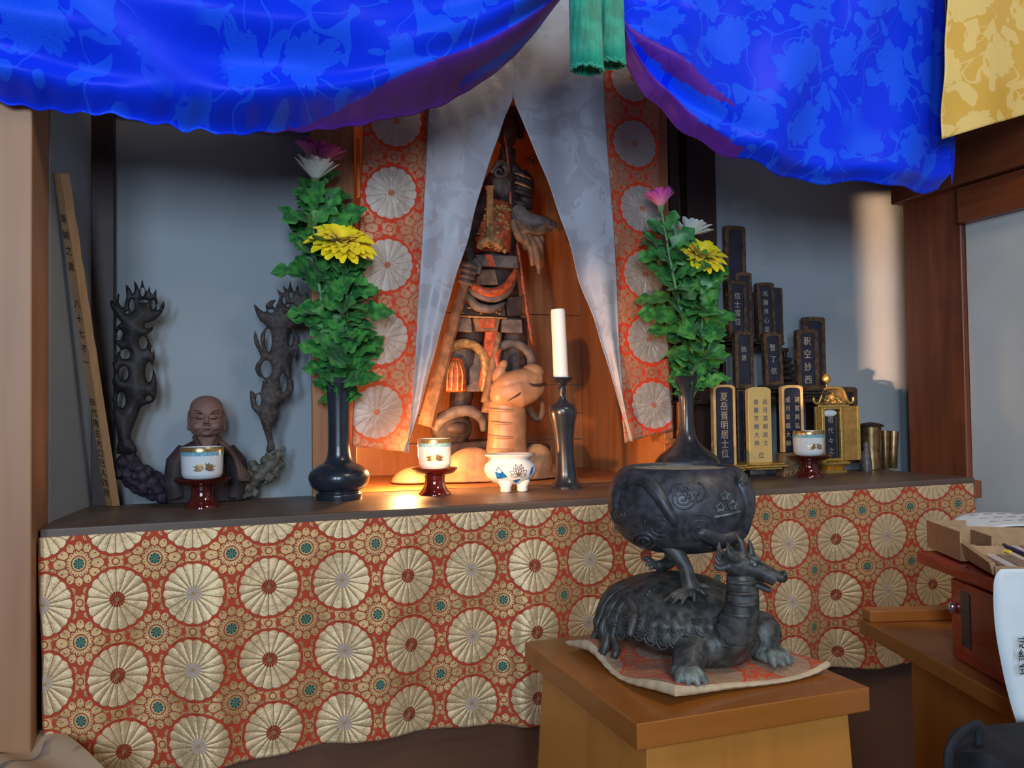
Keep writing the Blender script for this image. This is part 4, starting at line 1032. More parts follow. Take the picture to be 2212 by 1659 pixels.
# roof: curved gable board with rolled ends
cx = (x0+x1)/2; zr = zt+.002; W_ = 45*k*1.18
top = [(-W_, .020), (-W_*.97, .008), (-W_*.82, .004), (-W_*.68, .012), (-W_*.55, .032), (-W_*.40, .042), (0, .045), (W_*.40, .042), (W_*.55, .032), (W_*.68, .012), (W_*.82, .004), (W_*.97, .008), (W_, .020)]
obj('roof_edge', MB().tube(spline([(cx+x, Yt-.004, zr+z) for x, z in top], 5), .0038, 10), GOLD, t, smooth=180)
obj('gable', MB().prism([(-W_*.70, 0), (W_*.70, 0), (W_*.66, .010), (W_*.52, .032), (W_*.38, .040), (-W_*.38, .040), (-W_*.52, .032), (-W_*.66, .010)], .03, Matrix.Translation((cx, Yt+.014, zr)) @ Matrix.Rotation(pi/2, 4, 'X')), GOLD_OLD, t, bevel=.001)
mb = MB(); rng = random.Random(9)
for i in range(24):
    x = rng.uniform(-.5, .5)*W_; z = rng.uniform(.005, .032)
    if abs(x) < W_*(.62-z*8): mb.ell((cx+x, Yt-.002, zr+z), (.004, .003, .0028), 8, 6, Matrix.Rotation(rng.random()*3, 3, 'Y'))
mb.ell((cx, Yt-.003, zr+.018), (.008, .004, .008), 16, 10)
obj('gable_relief', mb, GOLD, t, smooth=180)
obj('lintel', B(cx-W_*.78, cx+W_*.78, Yt-.006, Yt+.03, zr-.006, zr), GOLD, t, bevel=.001)
obj('finial', MB().lathe([(.010, 0), (.004, .006), (.0035, .014), (.010, .020), (.0115, .027), (.009, .034), (.003, .040), (.0005, .043)], 24, (cx-.010, Yt+.01, zr+.042)), GOLD, t, smooth=60)
obj('lotus_base', MB().lathe([(.036, ZS), (.036, ZS+.006), (.026, ZS+.009), (.044, zb-.008), (.044, zb-.004), (.036, zb-.0005)], 48, (cx, Yt+.014, 0), mod=lambda a_, z_: (1+.05*abs(sin(a_*9)))*min(1.1, .8/max(.001, abs(sin(a_))))), GOLD, t, smooth=35)
# ================================================================ brass jars, small figure
BRASS = plain('aged_brass', (.34, .22, .10), .32, .85, .25, 50, .1)
def jar(pl, pr, pt, pb, label, lean=0, lid=None):
    Y = 1.80 if lid else 1.795; a, b_ = at(pl, pb, Y), at(pr, pb, Y); r = (b_.x-a.x)*.5*cos(.55); h = at((pl+pr)/2, pt, Y).z-ZS
    c = ((a.x+b_.x)/2, Y, ZS); t = thing('brass_jar', label, 'jar', c, 0, 'brass jars at the right end of the shelf')
    M = Matrix.Rotation(lean, 3, 'Y')
    mb = MB().lathe([(r*.8, 0), (r*.9, .002), (r*.86, h*.5), (r, h*.98), (r, h), (r*.92, h), (r*.8, h*.5), (.0005, .005)], 32)
    mb.v = [tuple(M @ Vector(v)+Vector(c)+Vector((0, 0, r*abs(sin(lean))))) for v in mb.v]; obj('body', mb, BRASS, t, smooth=50)
    if lid: obj('lid', MB().lathe([(r*1.22, h+.0005), (r*1.25, h+.003), (r*1.0, h+.008), (r*.3, h+.012), (.0005, h+.013)], 32, c), DUSK, t, smooth=60, label='dark flat lid')
jar(1862, 1903, 922, 1010, 'brass jar with a dark flat lid, right of the gold tabernacle', lid=1)
jar(1906, 1921, 930, 1010, 'slim brass tube jar, first right of the lidded jar')
jar(1918, 1938, 932, 1009, 'slim brass jar leaning right at the end of the row', lean=.07)
p = at(1872, 1016, 1.755); k = mpp(p)
t = thing('stone_figurine', 'tiny grey cloaked figurine standing before the lidded brass jar', 'figurine', (p.x, p.y, ZS))
obj('body', MB().lathe([(11*k, 0), (12*k, 10*k), (10*k, 30*k), (9*k, 42*k), (5*k, 48*k), (6*k, 52*k), (6.5*k, 57*k), (5*k, 62*k), (.3*k, 65*k)], 24, (p.x, p.y, ZS)), plain('pewter_figure', (.12, .11, .11), .5, .3, .3, 80, .4), t, smooth=60)
# ================================================================ pedestal
PX0, PX1, PY0, PY1, PZ = .465, .807, .878, 1.25, .56
t = thing('pedestal_stand', 'amber wooden pedestal table in front, under the bronze turtle burner', 'pedestal', (.636, 1.064, 0))
obj('top_board', B(PX0, PX1, PY0, PY1, PZ-.031, PZ), W_PED, t, bevel=.0018)
i0, i1 = .022, -.012
lo = [(PX0+i1, PY0+i1+.02, 0), (PX1-i1, PY0+i1+.02, 0), (PX1-i1, PY1-i1-.02, 0), (PX0+i1, PY1-i1-.02, 0)]
hi = [(PX0+i0, PY0+i0-.006, PZ-.0315), (PX1-i0, PY0+i0-.006, PZ-.0315), (PX1-i0, PY1-i0, PZ-.0315), (PX0+i0, PY1-i0, PZ-.0315)]
obj('body', MB().hexa(lo, hi), W_PEDZ, t, bevel=.002)
# ================================================================ cushion
CUSH = brocade('orange_cushion_brocade', (.80, .075, .006), (.70, .30, .14), (.66, .40, .24), (.7, .35, .2), (.80, .09, .02), metal=.2, mode='strip')
BEIGE = plain('cream_cotton', (.60, .45, .28), .8, 0, .08, 60, .2)
c4 = [Vector((.513, 1.185, 0)), Vector((.532, .912, 0)), Vector((.797, .948, 0)), Vector((.782, 1.195, 0))]   # bl, fl, fr, br
def cbil(u, v): return (c4[0].lerp(c4[3], u)).lerp(c4[1].lerp(c4[2], u), v)
def edgew(u, v):
    return .007*(1-u)**8*(1+sin(v*8.5))+.006*v**8*(.6+.6*sin(u*5+1))+.007*(u**8)*(v**3)+.008*exp(-((u-.05)**2+(v-.25)**2)/.02)
def ctop(u, v):
    p = cbil(u, v); p.x += .008*sin(v*7)*(1-u)**3*v; p.y += .006*sin(u*6)*v**4
    f = (1-abs(2*u-1)**7)*(1-abs(2*v-1)**7); return Vector((p.x, p.y, PZ+.0065+.0085*f+edgew(u, v)+.0012*sin(u*17+v*5)*f))
t = thing('cushion', 'orange brocade cushion with cream lining under the turtle burner', 'cushion', (.65, 1.05, PZ))
obj('top_cover', MB().grid(ctop, 60, 60, lambda u, v: (u*2.3+.2, v*2.3)), CUSH, t, smooth=180)
mb = MB(); N = 60; per = [(i/N, 0) for i in range(N)]+[(1, i/N) for i in range(N)]+[(1-i/N, 1) for i in range(N)]+[(0, 1-i/N) for i in range(N)]
rings = []
for (dx, zz) in ((-.001, 1.0), (.004, .85), (.0055, .5), (.003, .12), (-.004, 0)):
    for (u, v) in per:
        p = ctop(u, v); c_ = cbil(.5, .5); d = Vector((p.x-c_.x, p.y-c_.y, 0)).normalized()
        lift = edgew(u, v)*.55
        rings.append(Vector((p.x, p.y, 0))+d*(dx+.0006*sin(u*90+v*77))+Vector((0, 0, lerp(PZ+.0008+lift*(1 if zz < .9 else 1), p.z+.0004, zz))))
n = len(per); fs = [(j*n+i, j*n+(i+1) % n, (j+1)*n+(i+1) % n, (j+1)*n+i) for j in range(4) for i in range(n)]
mb.add(rings, fs); fs2 = tuple(4*n+i for i in range(n)); mb.add([rings[i] for i in fs2], [tuple(range(n))])
obj('lining', mb, BEIGE, t, smooth=60, label='cream lining around the edge')
# ================================================================ dragon turtle burner
CZ = PZ+.0165
BR1 = plain('greenish_black_bronze', (.066, .064, .060), .5, .2, .45, 70, .45, .0014)
BR2 = plain('verdigris_bronze', (.16, .185, .165), .55, .2, .4, 70, .35, .0008)
BRB = plain('blue_black_bronze_bowl', (.056, .055, .064), .46, .25, .35, 70, .35, .0010)
SC = Vector((.640, 1.085, CZ+.040)); SR = Vector((.108, .118, .066))
t = thing('turtle_incense_burner', 'black bronze burner: a round bowl carried on the back of a dragon turtle', 'incense burner', (.64, 1.07, CZ))
def shellp(x, y, off=0):
    a, b_ = (x-SC.x)/SR.x, (y-SC.y)/SR.y; q = max(0, 1-a*a-b_*b_); return Vector((x, y, SC.z+SR.z*sqrt(q)+off))
def A_(px, py, Y): return at(px, py, Y)
body = MB()
body.ell((SC.x, SC.y, CZ+.034), (.092, .108, .036), 32, 14)
body.ell((.652, .990, CZ+.030), (.060, .042, .034), 24, 14)
body.tube(spline([(.654, 1.0, CZ+.025), (.657, .965, CZ+.048), (.660, .948, CZ+.078), (.661, .945, CZ+.108), (.661, .946, CZ+.130)], 5),
          rspline([.036, .030, .0235, .0210, .0200], 5), 22)
for kx, pts, rr in ((0, [A_(1515, 1370, 1.01), A_(1497, 1400, .982), A_(1487, 1432, .962), A_(1481, 1458, .952)], [.030, .026, .021, .019]),
                    (1, [A_(1628, 1350, 1.01), A_(1650, 1362, .99), A_(1650, 1400, .985), A_(1658, 1428, .978)], [.022, .024, .021, .019])):
    body.tube(spline(pts, 5), rspline(rr, 5), 18)
body.tube([A_(1655, 1358, .99), A_(1668, 1353, .985), A_(1677, 1350, .98)], [.010, .006, .001], 10)
body.v = [(x, y, max(z, CZ+.0005)) for x, y, z in body.v]
obj('body', body, BR1, t, smooth=180, remesh=.0020, disp=('CLOUDS', .02, .002))
# neck plates
mb = MB()
for i in range(7):
    q = i/6; z = lerp(CZ+.040, CZ+.122, q); y = lerp(.972, .9445, min(1, q*1.6)); r = lerp(.0325, .0212, min(1, q*1.5))
    pts = [(.659+r*cos(a)*1.0, y+r*sin(a)*1.0+.001, z-.004*cos(a-4.6)*(1-q)) for a in [pi*1.0+pi*j/14 for j in range(15)]]
    mb.tube(pts, [.0015+.0015*sin(pi*j/14) for j in range(15)], 8)
obj('neck_plate', mb, BR1, t, smooth=180)
# feet
def foot(c, dirn, name='foot'):
    mb = MB(); d = Vector((dirn[0], dirn[1], 0)).normalized(); s_ = Vector((-d.y, d.x, 0)); c = Vector(c)
    mb.ell(c+Vector((0, 0, .010)), (.020, .020, .011), 18, 10)
    for i in range(4):
        a = (i-1.5)*.42; e = (d*cos(a)+s_*sin(a))
        mb.tube(spline([c+Vector((0, 0, .012)), c+e*.016+Vector((0, 0, .014)), c+e*.027+Vector((0, 0, .008)), c+e*.034+Vector((0, 0, .002))], 4), rspline([.008, .0078, .0062, .0018], 4), 10)
    mb.v = [(x, y, max(z, CZ+.0004)) for x, y, z in mb.v]
    obj(name, mb, BR2, t, smooth=180, remesh=.0014, label='grey green clawed front foot')
foot((A_(1481, 1470, .950).x, .950, CZ), (-.25, -1)); foot((A_(1660, 1440, .972).x, .972, CZ), (.25, -1))
# shell with combed ridges and scaled skirt
sh = MB()
def shell_pt(u, v):
    a = 2*pi*u; r = sin(v*pi/2*1.04) if v < .96 else 1
    x, y = SC.x+SR.x*r*cos(a), SC.y+SR.y*r*sin(a); z = SC.z+SR.z*cos(v*pi/2) if v < .98 else SC.z-.004
    rear = sst(-.1, .5, sin(a))*sst(.25, .8, v); rid = .0022*sin(a*34+v*4)*rear
    side = sst(.45, .8, v)*(1-sst(-.1, .3, sin(a))); scal = .0022*abs(sin(a*20))*side
    n = Vector((cos(a)*r, sin(a)*r, cos(v*pi/2))).normalized(); und = .004*sin(a*9)*sst(.8, 1, v)
    return Vector((x, y, z+und-.014*sst(.75, 1, v)*sst(0, 1, sin(a))))+n*(rid+scal)
sh.grid(shell_pt, 260, 50); sh.uv = {}
obj('shell', sh, BR1, t, smooth=180, solid=.003)
# wing shaped scale band on the flank facing the viewer
mb = MB(); rng = random.Random(4)
for row, (vv, n_, sz) in enumerate(((.97, 15, .012), (.85, 14, .010), (.73, 12, .009))):
    for i in range(n_):
        u = lerp(.50, .82, (i+.5*(row % 2))/(n_-1)); p = shell_pt(u, vv); c_ = shell_pt(u, vv-.08); e = (p-c_).normalized()
        nrm = (p-Vector((SC.x, SC.y, SC.z-.03))).normalized(); s_ = e.cross(nrm)
        pts = [p-s_*sz*.8+nrm*.002, p-s_*sz*.55+e*sz*.6+nrm*.0025, p+e*sz*.95+nrm*.003, p+s_*sz*.55+e*sz*.6+nrm*.0025, p+s_*sz*.8+nrm*.002]
        mb.tube(spline(pts, 3), .0014, 6); mb.tube(spline([q.lerp(p, .45)+nrm*.001 for q in pts], 3), .0011, 6)
obj('scale_band', mb, BR1, t, smooth=180)
mb = MB()
for i in range(13):                          # combed tail strands at the rear left, standing on the cushion
    u = lerp(.33, .54, i/12); pts = [shell_pt(u+.02*sin(i), v)*1.0+Vector((0, 0, .0012)) for v in (.45, .6, .75, .9)]
    p = pts[-1]; out = Vector((p.x-SC.x, p.y-SC.y, 0)).normalized(); g = .004*sin(i*2.4)
    pts += [p+out*.004+Vector((g, 0, -.018)), Vector((p.x, p.y, 0))+out*(.002+g)+Vector((0, 0, CZ+.014)), Vector((p.x, p.y, 0))+out*(.007+g)+Vector((0, 0, CZ+.002))]
    mb.tube(spline(pts, 4), rspline([.0018, .003, .004, .0046, .005, .0055, .0045], 4), 8)
obj('tail_strand', mb, BR1, t, smooth=180)
mb = MB()                                     # curling band at the left of the shell and wave crests around the claws
mb.tube(spline([A_(1340, 1284, 1.06), A_(1360, 1296, 1.035), A_(1371, 1318, 1.02), A_(1368, 1345, 1.005), A_(1360, 1375, 1.0)], 5), rspline([.002, .0042, .0052, .0052, .0048], 5), 10)
for cx, cy, r_ in ((1415, 1277, 13), (1426, 1297, 8), (1440, 1305, 8), (1404, 1283, 6)):
    p0 = None; pts = []
    for j in range(22):
        a = 3.4-j*.30; rr = r_*(1-j/26); x, y = cx+rr*cos(a), cy+rr*sin(a); yy = 1.045; pts.append(A_(x, y, yy))
    mb.tube(pts, [.0028*(1-j/34) for j in range(22)], 8)
obj('wave_crest', mb, BR1, t, smooth=180)
# dragon head
hd = MB(); hc = Vector((.661, .943, CZ+.142)); fx = Vector((.80, -.52, -.30)).normalized(); fz = (Vector((0, 0, 1))-fx*fx.z).normalized(); fy = fz.cross(fx)
Mh = Matrix((fx, fy, fz)).transposed()
def hp(x, y, z): return hc+Mh @ (Vector((x, y, z))*1.12)
hd.ell(hp(-.004, 0, 0), (.024, .019, .0195), 20, 14, Mh); hd.tube([hp(0, 0, .001), hp(.022, 0, .000), hp(.040, 0, -.003)], [.0175, .0140, .0120], 16, .85)
hd.ell(hp(.045, 0, .001), (.0085, .0105, .0075), 16, 10, Mh)
hd.tube([hp(.002, 0, -.012), hp(.020, 0, -.0165), hp(.038, 0, -.018)], [.0105, .0090, .0070], 12, .6)
for s_ in (-1, 1):
    hd.ell(hp(.008, s_*.011, .0085), (.0075, .005, .005), 12, 8, Mh); hd.ell(hp(.047, s_*.006, .006), (.004, .0035, .003), 10, 8, Mh)
    hd.tube(spline([hp(.0, s_*.012, .014), hp(.012, s_*.013, .013), hp(.020, s_*.009, .009)], 4), rspline([.002, .003, .001], 4), 8)
    hd.tube(spline([hp(-.008, s_*.012, .006), hp(-.018, s_*.022, .010), hp(-.026, s_*.026, .020)], 4), rspline([.006, .005, .001], 4), 10)
    hd.tube(spline([hp(-.004, s_*.006, .014), hp(-.010, s_*.007, .026), hp(-.020, s_*.008, .034)], 4), rspline([.0045, .0032, .001], 4), 10)
hd.tube(spline([hp(.006, 0, .014), hp(.002, 0, .024), hp(-.002, 0, .032)], 4), rspline([.006, .004, .0008], 4), 10)
for i in range(5): hd.tube(spline([hp(-.014, (i-2)*.005, -.004+.004*i), hp(-.026, (i-2)*.007, -.010+.003*i), hp(-.034, (i-2)*.008, -.006+.006*i)], 4), rspline([.005, .0045, .0012], 4), 8)
obj('dragon_head', hd, BR1, t, smooth=180, remesh=.0011)
mb = MB()
for s_ in (-1, 1): mb.ell(hp(.011, s_*.0150, .0075), (.0028,)*3, 10, 8)
obj('eye', mb, BR2, t, smooth=180)
# bowl
BC = Vector((.648, 1.075, A_(1473, 1187, 1.075).z)); BH = A_(1473, 1006, 1.075).z-BC.z
bp = [(.001, 0), (.040, .001), (.062, .005), (.082, .016), (.097, .034), (.1055, .056), (.1065, .072), (.103, .090), (.096, .104), (.088, .113), (.080, .1175), (.076, .118), (.0745, .1155), (.0745, .110)]
bp = [(r, z/.118*BH) for r, z in bp]; bs = [(q.x, q.y) for q in spline([(r, z, 0) for r, z in bp[:-2]], 4)]+bp[-2:]
bowl = obj('bowl', MB().lathe(bs, 96, BC), BRB, t, smooth=60)
obj('ash', MB().lathe([(.0001, 0), (.0742, 0), (.0742, .001), (.0001, .0016)], 48, BC+Vector((0, 0, BH*.955))), plain('pale_ash', (.33, .30, .22), .9, 0, .2, 120, .5), bowl, label='pale ash filling the bowl')
af = atan2(-BC.y, -BC.x); kb = (BC-CAM).dot(F)/FPX
def S(px, py, off=0.0):
    z = (1187-py)/181*BH+ (px-1473)*(-.004)*kb; z = max(.002, min(BH*.99, z)); r = lathe_r(bs, z); s_ = max(-.985, min(.985, (px-1473)*kb/max(r, .02)*.985)); a = af+math.asin(s_)
    return BC+Vector(((r+off)*cos(a), (r+off)*sin(a), z))
mb = MB()
mb.tube(spline([S(x, y, .0) for x, y in ((1338, 1092), (1342, 1060), (1355, 1038), (1380, 1026), (1405, 1029), (1424, 1046), (1440, 1070), (1456, 1098), (1462, 1115))], 5), rspline([.006, .009, .010, .010, .010, .010, .009, .007, .003], 5), 12)
mb.tube(spline([S(x, y, .0) for x, y in ((1500, 1140), (1512, 1130), (1530, 1138), (1550, 1146), (1575, 1142), (1592, 1136))], 5), rspline([.006, .009, .010, .010, .010, .006], 5), 12)
mb.tube(spline([S(x, y, .0) for x, y in ((1588, 1030), (1600, 1052), (1607, 1080), (1607, 1105), (1600, 1135), (1585, 1158))], 5), rspline([.005, .007, .008, .008, .008, .004], 5), 12)
obj('dragon_relief', mb, BRB, bowl, smooth=180)
mb = MB()
mb.ell(S(1592, 1028, .004), (.009, .009, .009), 12, 8)
for i in range(7): a = i*.9; mb.tube([S(1592, 1028, .004), S(1592+13*cos(a), 1028+11*sin(a), .008)], [.004, .001], 8)
obj('relief_head', mb, BR1, bowl, smooth=180)
mb = MB()
def spiral(cx, cy, r_, turns, sgn=1, ph=0, w_=.0014):
    n = int(turns*18); mb.tube([S(cx+r_*(1-j/n*.92)*cos(ph+sgn*j/n*turns*2*pi), cy+r_*(1-j/n*.92)*sin(ph+sgn*j/n*turns*2*pi)*.9, .0003) for j in range(n)], w_, 7)
spiral(1478, 1060, 30, 3, 1, 3.0); spiral(1470, 1045, 22, 1.6, -1, 1.0); spiral(1502, 1050, 24, 1.6, 1, 5); spiral(1435, 1117, 36, 3.2, -1, 3.5); spiral(1512, 1120, 38, 2.4, 1, 2.6)
spiral(1345, 1105, 22, 2.4, 1, 1); spiral(1400, 1155, 26, 2.2, 1, 3, .0026); spiral(1560, 1075, 10, 1, 1); spiral(1530, 1155, 20, 1.6, -1, 1)
obj('cloud_relief', mb, BRB, bowl, smooth=180)
mb = MB()
for cx, cy in ((1560, 1056), (1551, 1078), (1576, 1076)):
    pts = [S(cx+(10 if j % 2 == 0 else 5)*sin(j*pi/5), cy-(10 if j % 2 == 0 else 5)*cos(j*pi/5), .0008) for j in range(11)]; mb.tube(pts, .0011, 6)
mb.tube([S(1539, 1097, .001), S(1565, 1094, .001), S(1591, 1090, .001)], .0016, 6)
obj('star_relief', mb, BR2, bowl, smooth=180)
# bowl legs with claws
def leg(pts, rr, claw, cdir):
    mb = MB(); mb.tube(spline(pts, 5), rspline(rr, 5), 14)
    for cx, cy, Y in claw: mb.tube(spline([pts[-1], pts[-1].lerp(A_(cx, cy, Y), .6)+Vector((0, 0, .004)), A_(cx, cy, Y)], 4), rspline([rr[-1]*.6, .0045, .0015], 4), 8)
    obj('bowl_leg', mb, BR1, t, smooth=180, remesh=.0013)
leg([A_(1440, 1172, 1.030), A_(1462, 1195, 1.020), A_(1480, 1225, 1.012), A_(1488, 1255, 1.008), A_(1494, 1274, 1.006)], [.0125, .0105, .0098, .0110, .0145],
    [(1432, 1300, .985), (1450, 1306, .980), (1472, 1306, .978), (1500, 1300, .980), (1524, 1286, .985), (1536, 1270, .990)], 0)
leg([A_(1450, 1176, 1.13), A_(1449, 1196, 1.13), A_(1446, 1214, 1.13), A_(1420, 1224, 1.125)], [.011, .010, .010, .0085],
    [(1386, 1206, 1.125), (1394, 1222, 1.12), (1402, 1232, 1.12)], 0)
leg([A_(1588, 1160, 1.08), A_(1596, 1185, 1.08), A_(1598, 1212, 1.08), A_(1590, 1245, 1.075)], [.012, .0105, .010, .010], [(1575, 1262, 1.06), (1600, 1262, 1.06), (1590, 1266, 1.05)], 0)
# ================================================================ right hand table with the red stand
def frame2(O, ang):
    ef = Vector((-sin(ang), -cos(ang), 0)); er = Vector((cos(ang), -sin(ang), 0))
    def f(r_, f_, z): return Vector((O[0], O[1], 0))+er*r_+ef*f_+Vector((0, 0, z))
    return f, Matrix((er, -ef, Vector((0, 0, 1)))).transposed().to_4x4()
def bx(f, r0, r1, f0, f1, z0, z1):
    return MB().hexa([f(r0, f0, z0), f(r0, f1, z0), f(r1, f1, z0), f(r1, f0, z0)], [f(r0, f0, z1), f(r0, f1, z1), f(r1, f1, z1), f(r1, f0, z1)])
TZ = .55; f, _ = frame2((1.077, 1.194), radians(17))
t = thing('side_table', 'amber wooden trestle table at the right with a raised back rail', 'table', tuple(f(.3, .3, 0)))
obj('table_top', bx(f, 0, .62, .0, .47, TZ-.026, TZ), W_TAB, t, bevel=.0025)
obj('back_rail', bx(f, .004, .62, .002, .034, TZ+.0002, TZ+.020), W_TAB, t, bevel=.0025)
obj('leg', bx(f, .055, .085, .07, .40, .03, TZ-.0265), W_PEDZ, t, bevel=.0025)
obj('foot_board', bx(f, .03, .11, .03, .44, 0, .03), W_TAB, t, bevel=.003)
obj('leg', bx(f, .53, .56, .07, .40, .03, TZ-.0265), W_PEDZ, t, bevel=.0025)
# ---- red lacquer stand
g, _ = frame2((1.040, .962), radians(20.5))
t = thing('lacquer_stand', 'dark red lacquer stand with a flared top board on the side table', 'stand', tuple(g(.15, .15, TZ)))
obj('body', bx(g, 0, .34, 0, .20, TZ+.0004, .668), LACQ_STAND, t, bevel=.003)
def wing(r_, f_, top):
    e = min(r_, .12)/.12; q = (1-e)**2*.010
    return g(-.022+r_, -.060+f_*(.31), (.698 if top else .670)+q*(0 if top else .9))
mb = MB(); n = 14; vs = []
for i in range(n+1):
    r_ = .42*i/n
    for (ff, tp) in ((0, 0), (1, 0), (1, 1), (0, 1)): vs.append(wing(r_, ff, tp))
mb.add(vs, [(i*4+j, i*4+(j+1) % 4, (i+1)*4+(j+1) % 4, (i+1)*4+j) for i in range(n) for j in range(4)]+[(3, 2, 1, 0), tuple(n*4+j for j in range(4))])
obj('top_board', mb, LACQ_STAND, t, bevel=.003, smooth=50)
obj('groove', bx(g, -.0012, .001, .03, .055, .575, .655), LACQ_BLK, t, bevel=.001, label='dark opening in the side')
obj('knob', MB().ell(g(-.004, .012, .625), (.005, .005, .009), 12, 8), plain('polished_metal', (.7, .7, .72), .15, .9), t, smooth=180, label='shiny metal fitting')
# ---- cardboard trays, packets
CARD = plain('brown_cardboard', (.40, .24, .12), .75, 0, .08, 60, .1)
TT = .7005; h, _ = frame2((1.090, 1.012), radians(33))
t = thing('cardboard_tray', 'shallow cardboard tray of amulet packets on the red stand', 'tray', tuple(h(.1, .1, TT)))
WL, WD, th = .34, .235, .004
obj('bottom', bx(h, 0, WL, 0, WD, TT, TT+.004), CARD, t)
mb = bx(h, -.020, 0, 0, WD, TT, TT+.030); 
obj('side_wall', MB().hexa([h(-.006, -.002, TT+.0042), h(-.006, WD, TT+.0042), h(0, WD, TT+.0042), h(0, -.002, TT+.0042)], [h(-.012, -.004, TT+.034), h(-.010, WD+.002, TT+.020), h(-.002, WD, TT+.020), h(-.002, -.002, TT+.034)]), CARD, t, bevel=.001)
obj('back_wall', bx(h, 0, WL, -.004, 0, TT+.0042, TT+.034), CARD, t, bevel=.001)
obj('front_wall', bx(h, -.004, WL, WD, WD+.004, TT, TT+.016), CARD, t, bevel=.001)
PKT = plain('white_paper_packet', (.62, .58, .54), .6, 0, .05, 60, .1); PKB = plain('brown_charm_window', (.26, .16, .11), .4, 0, .4, 160, .2); YP = plain('yellow_charm', (.85, .62, .04), .5, 0, .2, 200, .1)
PUR = plain('dark_violet_cord', (.04, .025, .10), .5, 0, .3, 90, .2)
for i, (r_, dr, lab) in enumerate(((.022, .006, 'leftmost white amulet packet in the cardboard tray'), (.082, .004, 'second white amulet packet from the left in the cardboard tray'), (.142, .0, 'third white amulet packet in the cardboard tray, at the frame edge'))):
    z = TT+.0043; t = thing('amulet_packet', lab, 'packet', tuple(h(r_+.02, .11, z)), 0, 'amulet packets in the cardboard tray')
    obj('wrapper', bx(h, r_, r_+.044, .025, .215, z, z+.006), PKT, t, bevel=.001)
    obj('window', bx(h, r_+.010, r_+.036, .032, .085, z+.0061, z+.0072), PKB, t)
    obj('window', bx(h, r_+.013, r_+.033, .115, .205, z+.0061, z+.0072), PKB, t, label='lower brown window')
    mb = MB(); rng = random.Random(i)
    for j in range(9): mb.ell(h(r_+.012+rng.random()*.024, .100+rng.random()*.010-.005, z+.009), (.0035, .003, .0025), 8, 6)
    obj('charm', mb, YP, t, smooth=180, label='yellow charm')
for r_, lab in ((.071, 'dark violet cord between the first two packets'), (.130, 'dark violet cord between the second and third packets')):
    o = obj('cord', MB().tube(spline([h(r_+.004, .020, TT+.010), h(r_-.002, .06, TT+.012), h(r_+.006, .12, TT+.009), h(r_+.001, .18, TT+.009)], 5), .0030, 8), PUR, smooth=180); tag(o, lab, 'cord', 'violet cords in the cardboard tray')
g2, _ = frame2((1.072, 1.034), radians(26))
t = thing('small_cardboard_box', 'small open cardboard box at the left end of the red stand', 'box', tuple(g2(.02, .04, TT)))
WW, DD = .062, .125
obj('bottom', bx(g2, 0, WW, 0, DD, TT, TT+.003), CARD, t)
obj('side', bx(g2, 0, .0025, 0, DD, TT+.003, TT+.042), CARD, t); obj('side', bx(g2, WW-.0025, WW, 0, DD*.7, TT+.003, TT+.030), CARD, t)
obj('end', bx(g2, .0025, WW-.0025, 0, .0025, TT+.003, TT+.042), CARD, t)
obj('end', bx(g2, .0025, WW-.0025, DD-.0025, DD, TT+.003, TT+.022), CARD, t)
# ---- booklet behind the tray
PAPER = plain('white_paper', (.66, .70, .71), .7, 0, .03, 30, .05)
bk0, bk1 = at(2046, 1108, 1.10), at(2300, 1096, 1.10)
k2, _ = frame2((bk0.x, 1.10), radians(14))
zz = bk0.z
t = thing('open_booklet', 'open printed booklet lying behind the cardboard tray', 'booklet', tuple(k2(.1, .05, TT)))
obj('page', MB().grid(lambda u, v: k2(u*.26, v*.085, zz-.004-.012*v+.004*sin(u*6)-.020*exp(-u*26)), 40, 8), PAPER, t, smooth=180, solid=.0012)
mb = MB()
for i in range(9):
    for j in range(3):
        r_ = .03+i*.025; mb.merge(bx(k2, r_+.004*j, r_+.016+.003*j, .016+j*.02, .0175+j*.02, zz+.0010-.012*(.2+j*.235)-.004+.004*sin(r_/.26*6), zz+.0018-.012*(.2+j*.235)-.004+.004*sin(r_/.26*6)))
obj('printed_line', mb, plain('grey_print', (.20, .20, .24), .7), t)
obj('stack', bx(k2, .02, .26, .006, .080, TT, zz-.024), PAPER, t, bevel=.001)
# ---- hanging paper with brushed words
n_ = Vector((-sin(radians(20.5)), -cos(radians(20.5)), 0)); er = Vector((cos(radians(20.5)), -sin(radians(20.5)), 0)); P0 = g(0, .262, .70)
def onpl(x, y, off=0):
    d = ray(x, y); tt = (P0+n_*off-CAM).dot(n_)/d.dot(n_); return CAM+d*tt
Lf = [(1228, 2163), (1240, 2152), (1265, 2146), (1350, 2149), (1450, 2166), (1520, 2183), (1562, 2196)]
def pap(u, v):
    y = lerp(1229, 1562, v); a = onpl(smooth_interp(Lf, y), y, .010); return a+er*(u*.24)+n_*(.012*sin(pi*min(1, v*1.1))*u)+Vector((0, 0, 0))
t = thing('hanging_notice', 'white paper notice with brushed writing hanging from the red stand', 'paper', tuple(P0))
obj('sheet', MB().grid(pap, 20, 40), PAPER, t, smooth=180, solid=.0008)
pc = onpl(2214, 1418, .0255)
writing('志納金', .0150, pc, er, (0, 0, 1), INK, t, space=1.0)
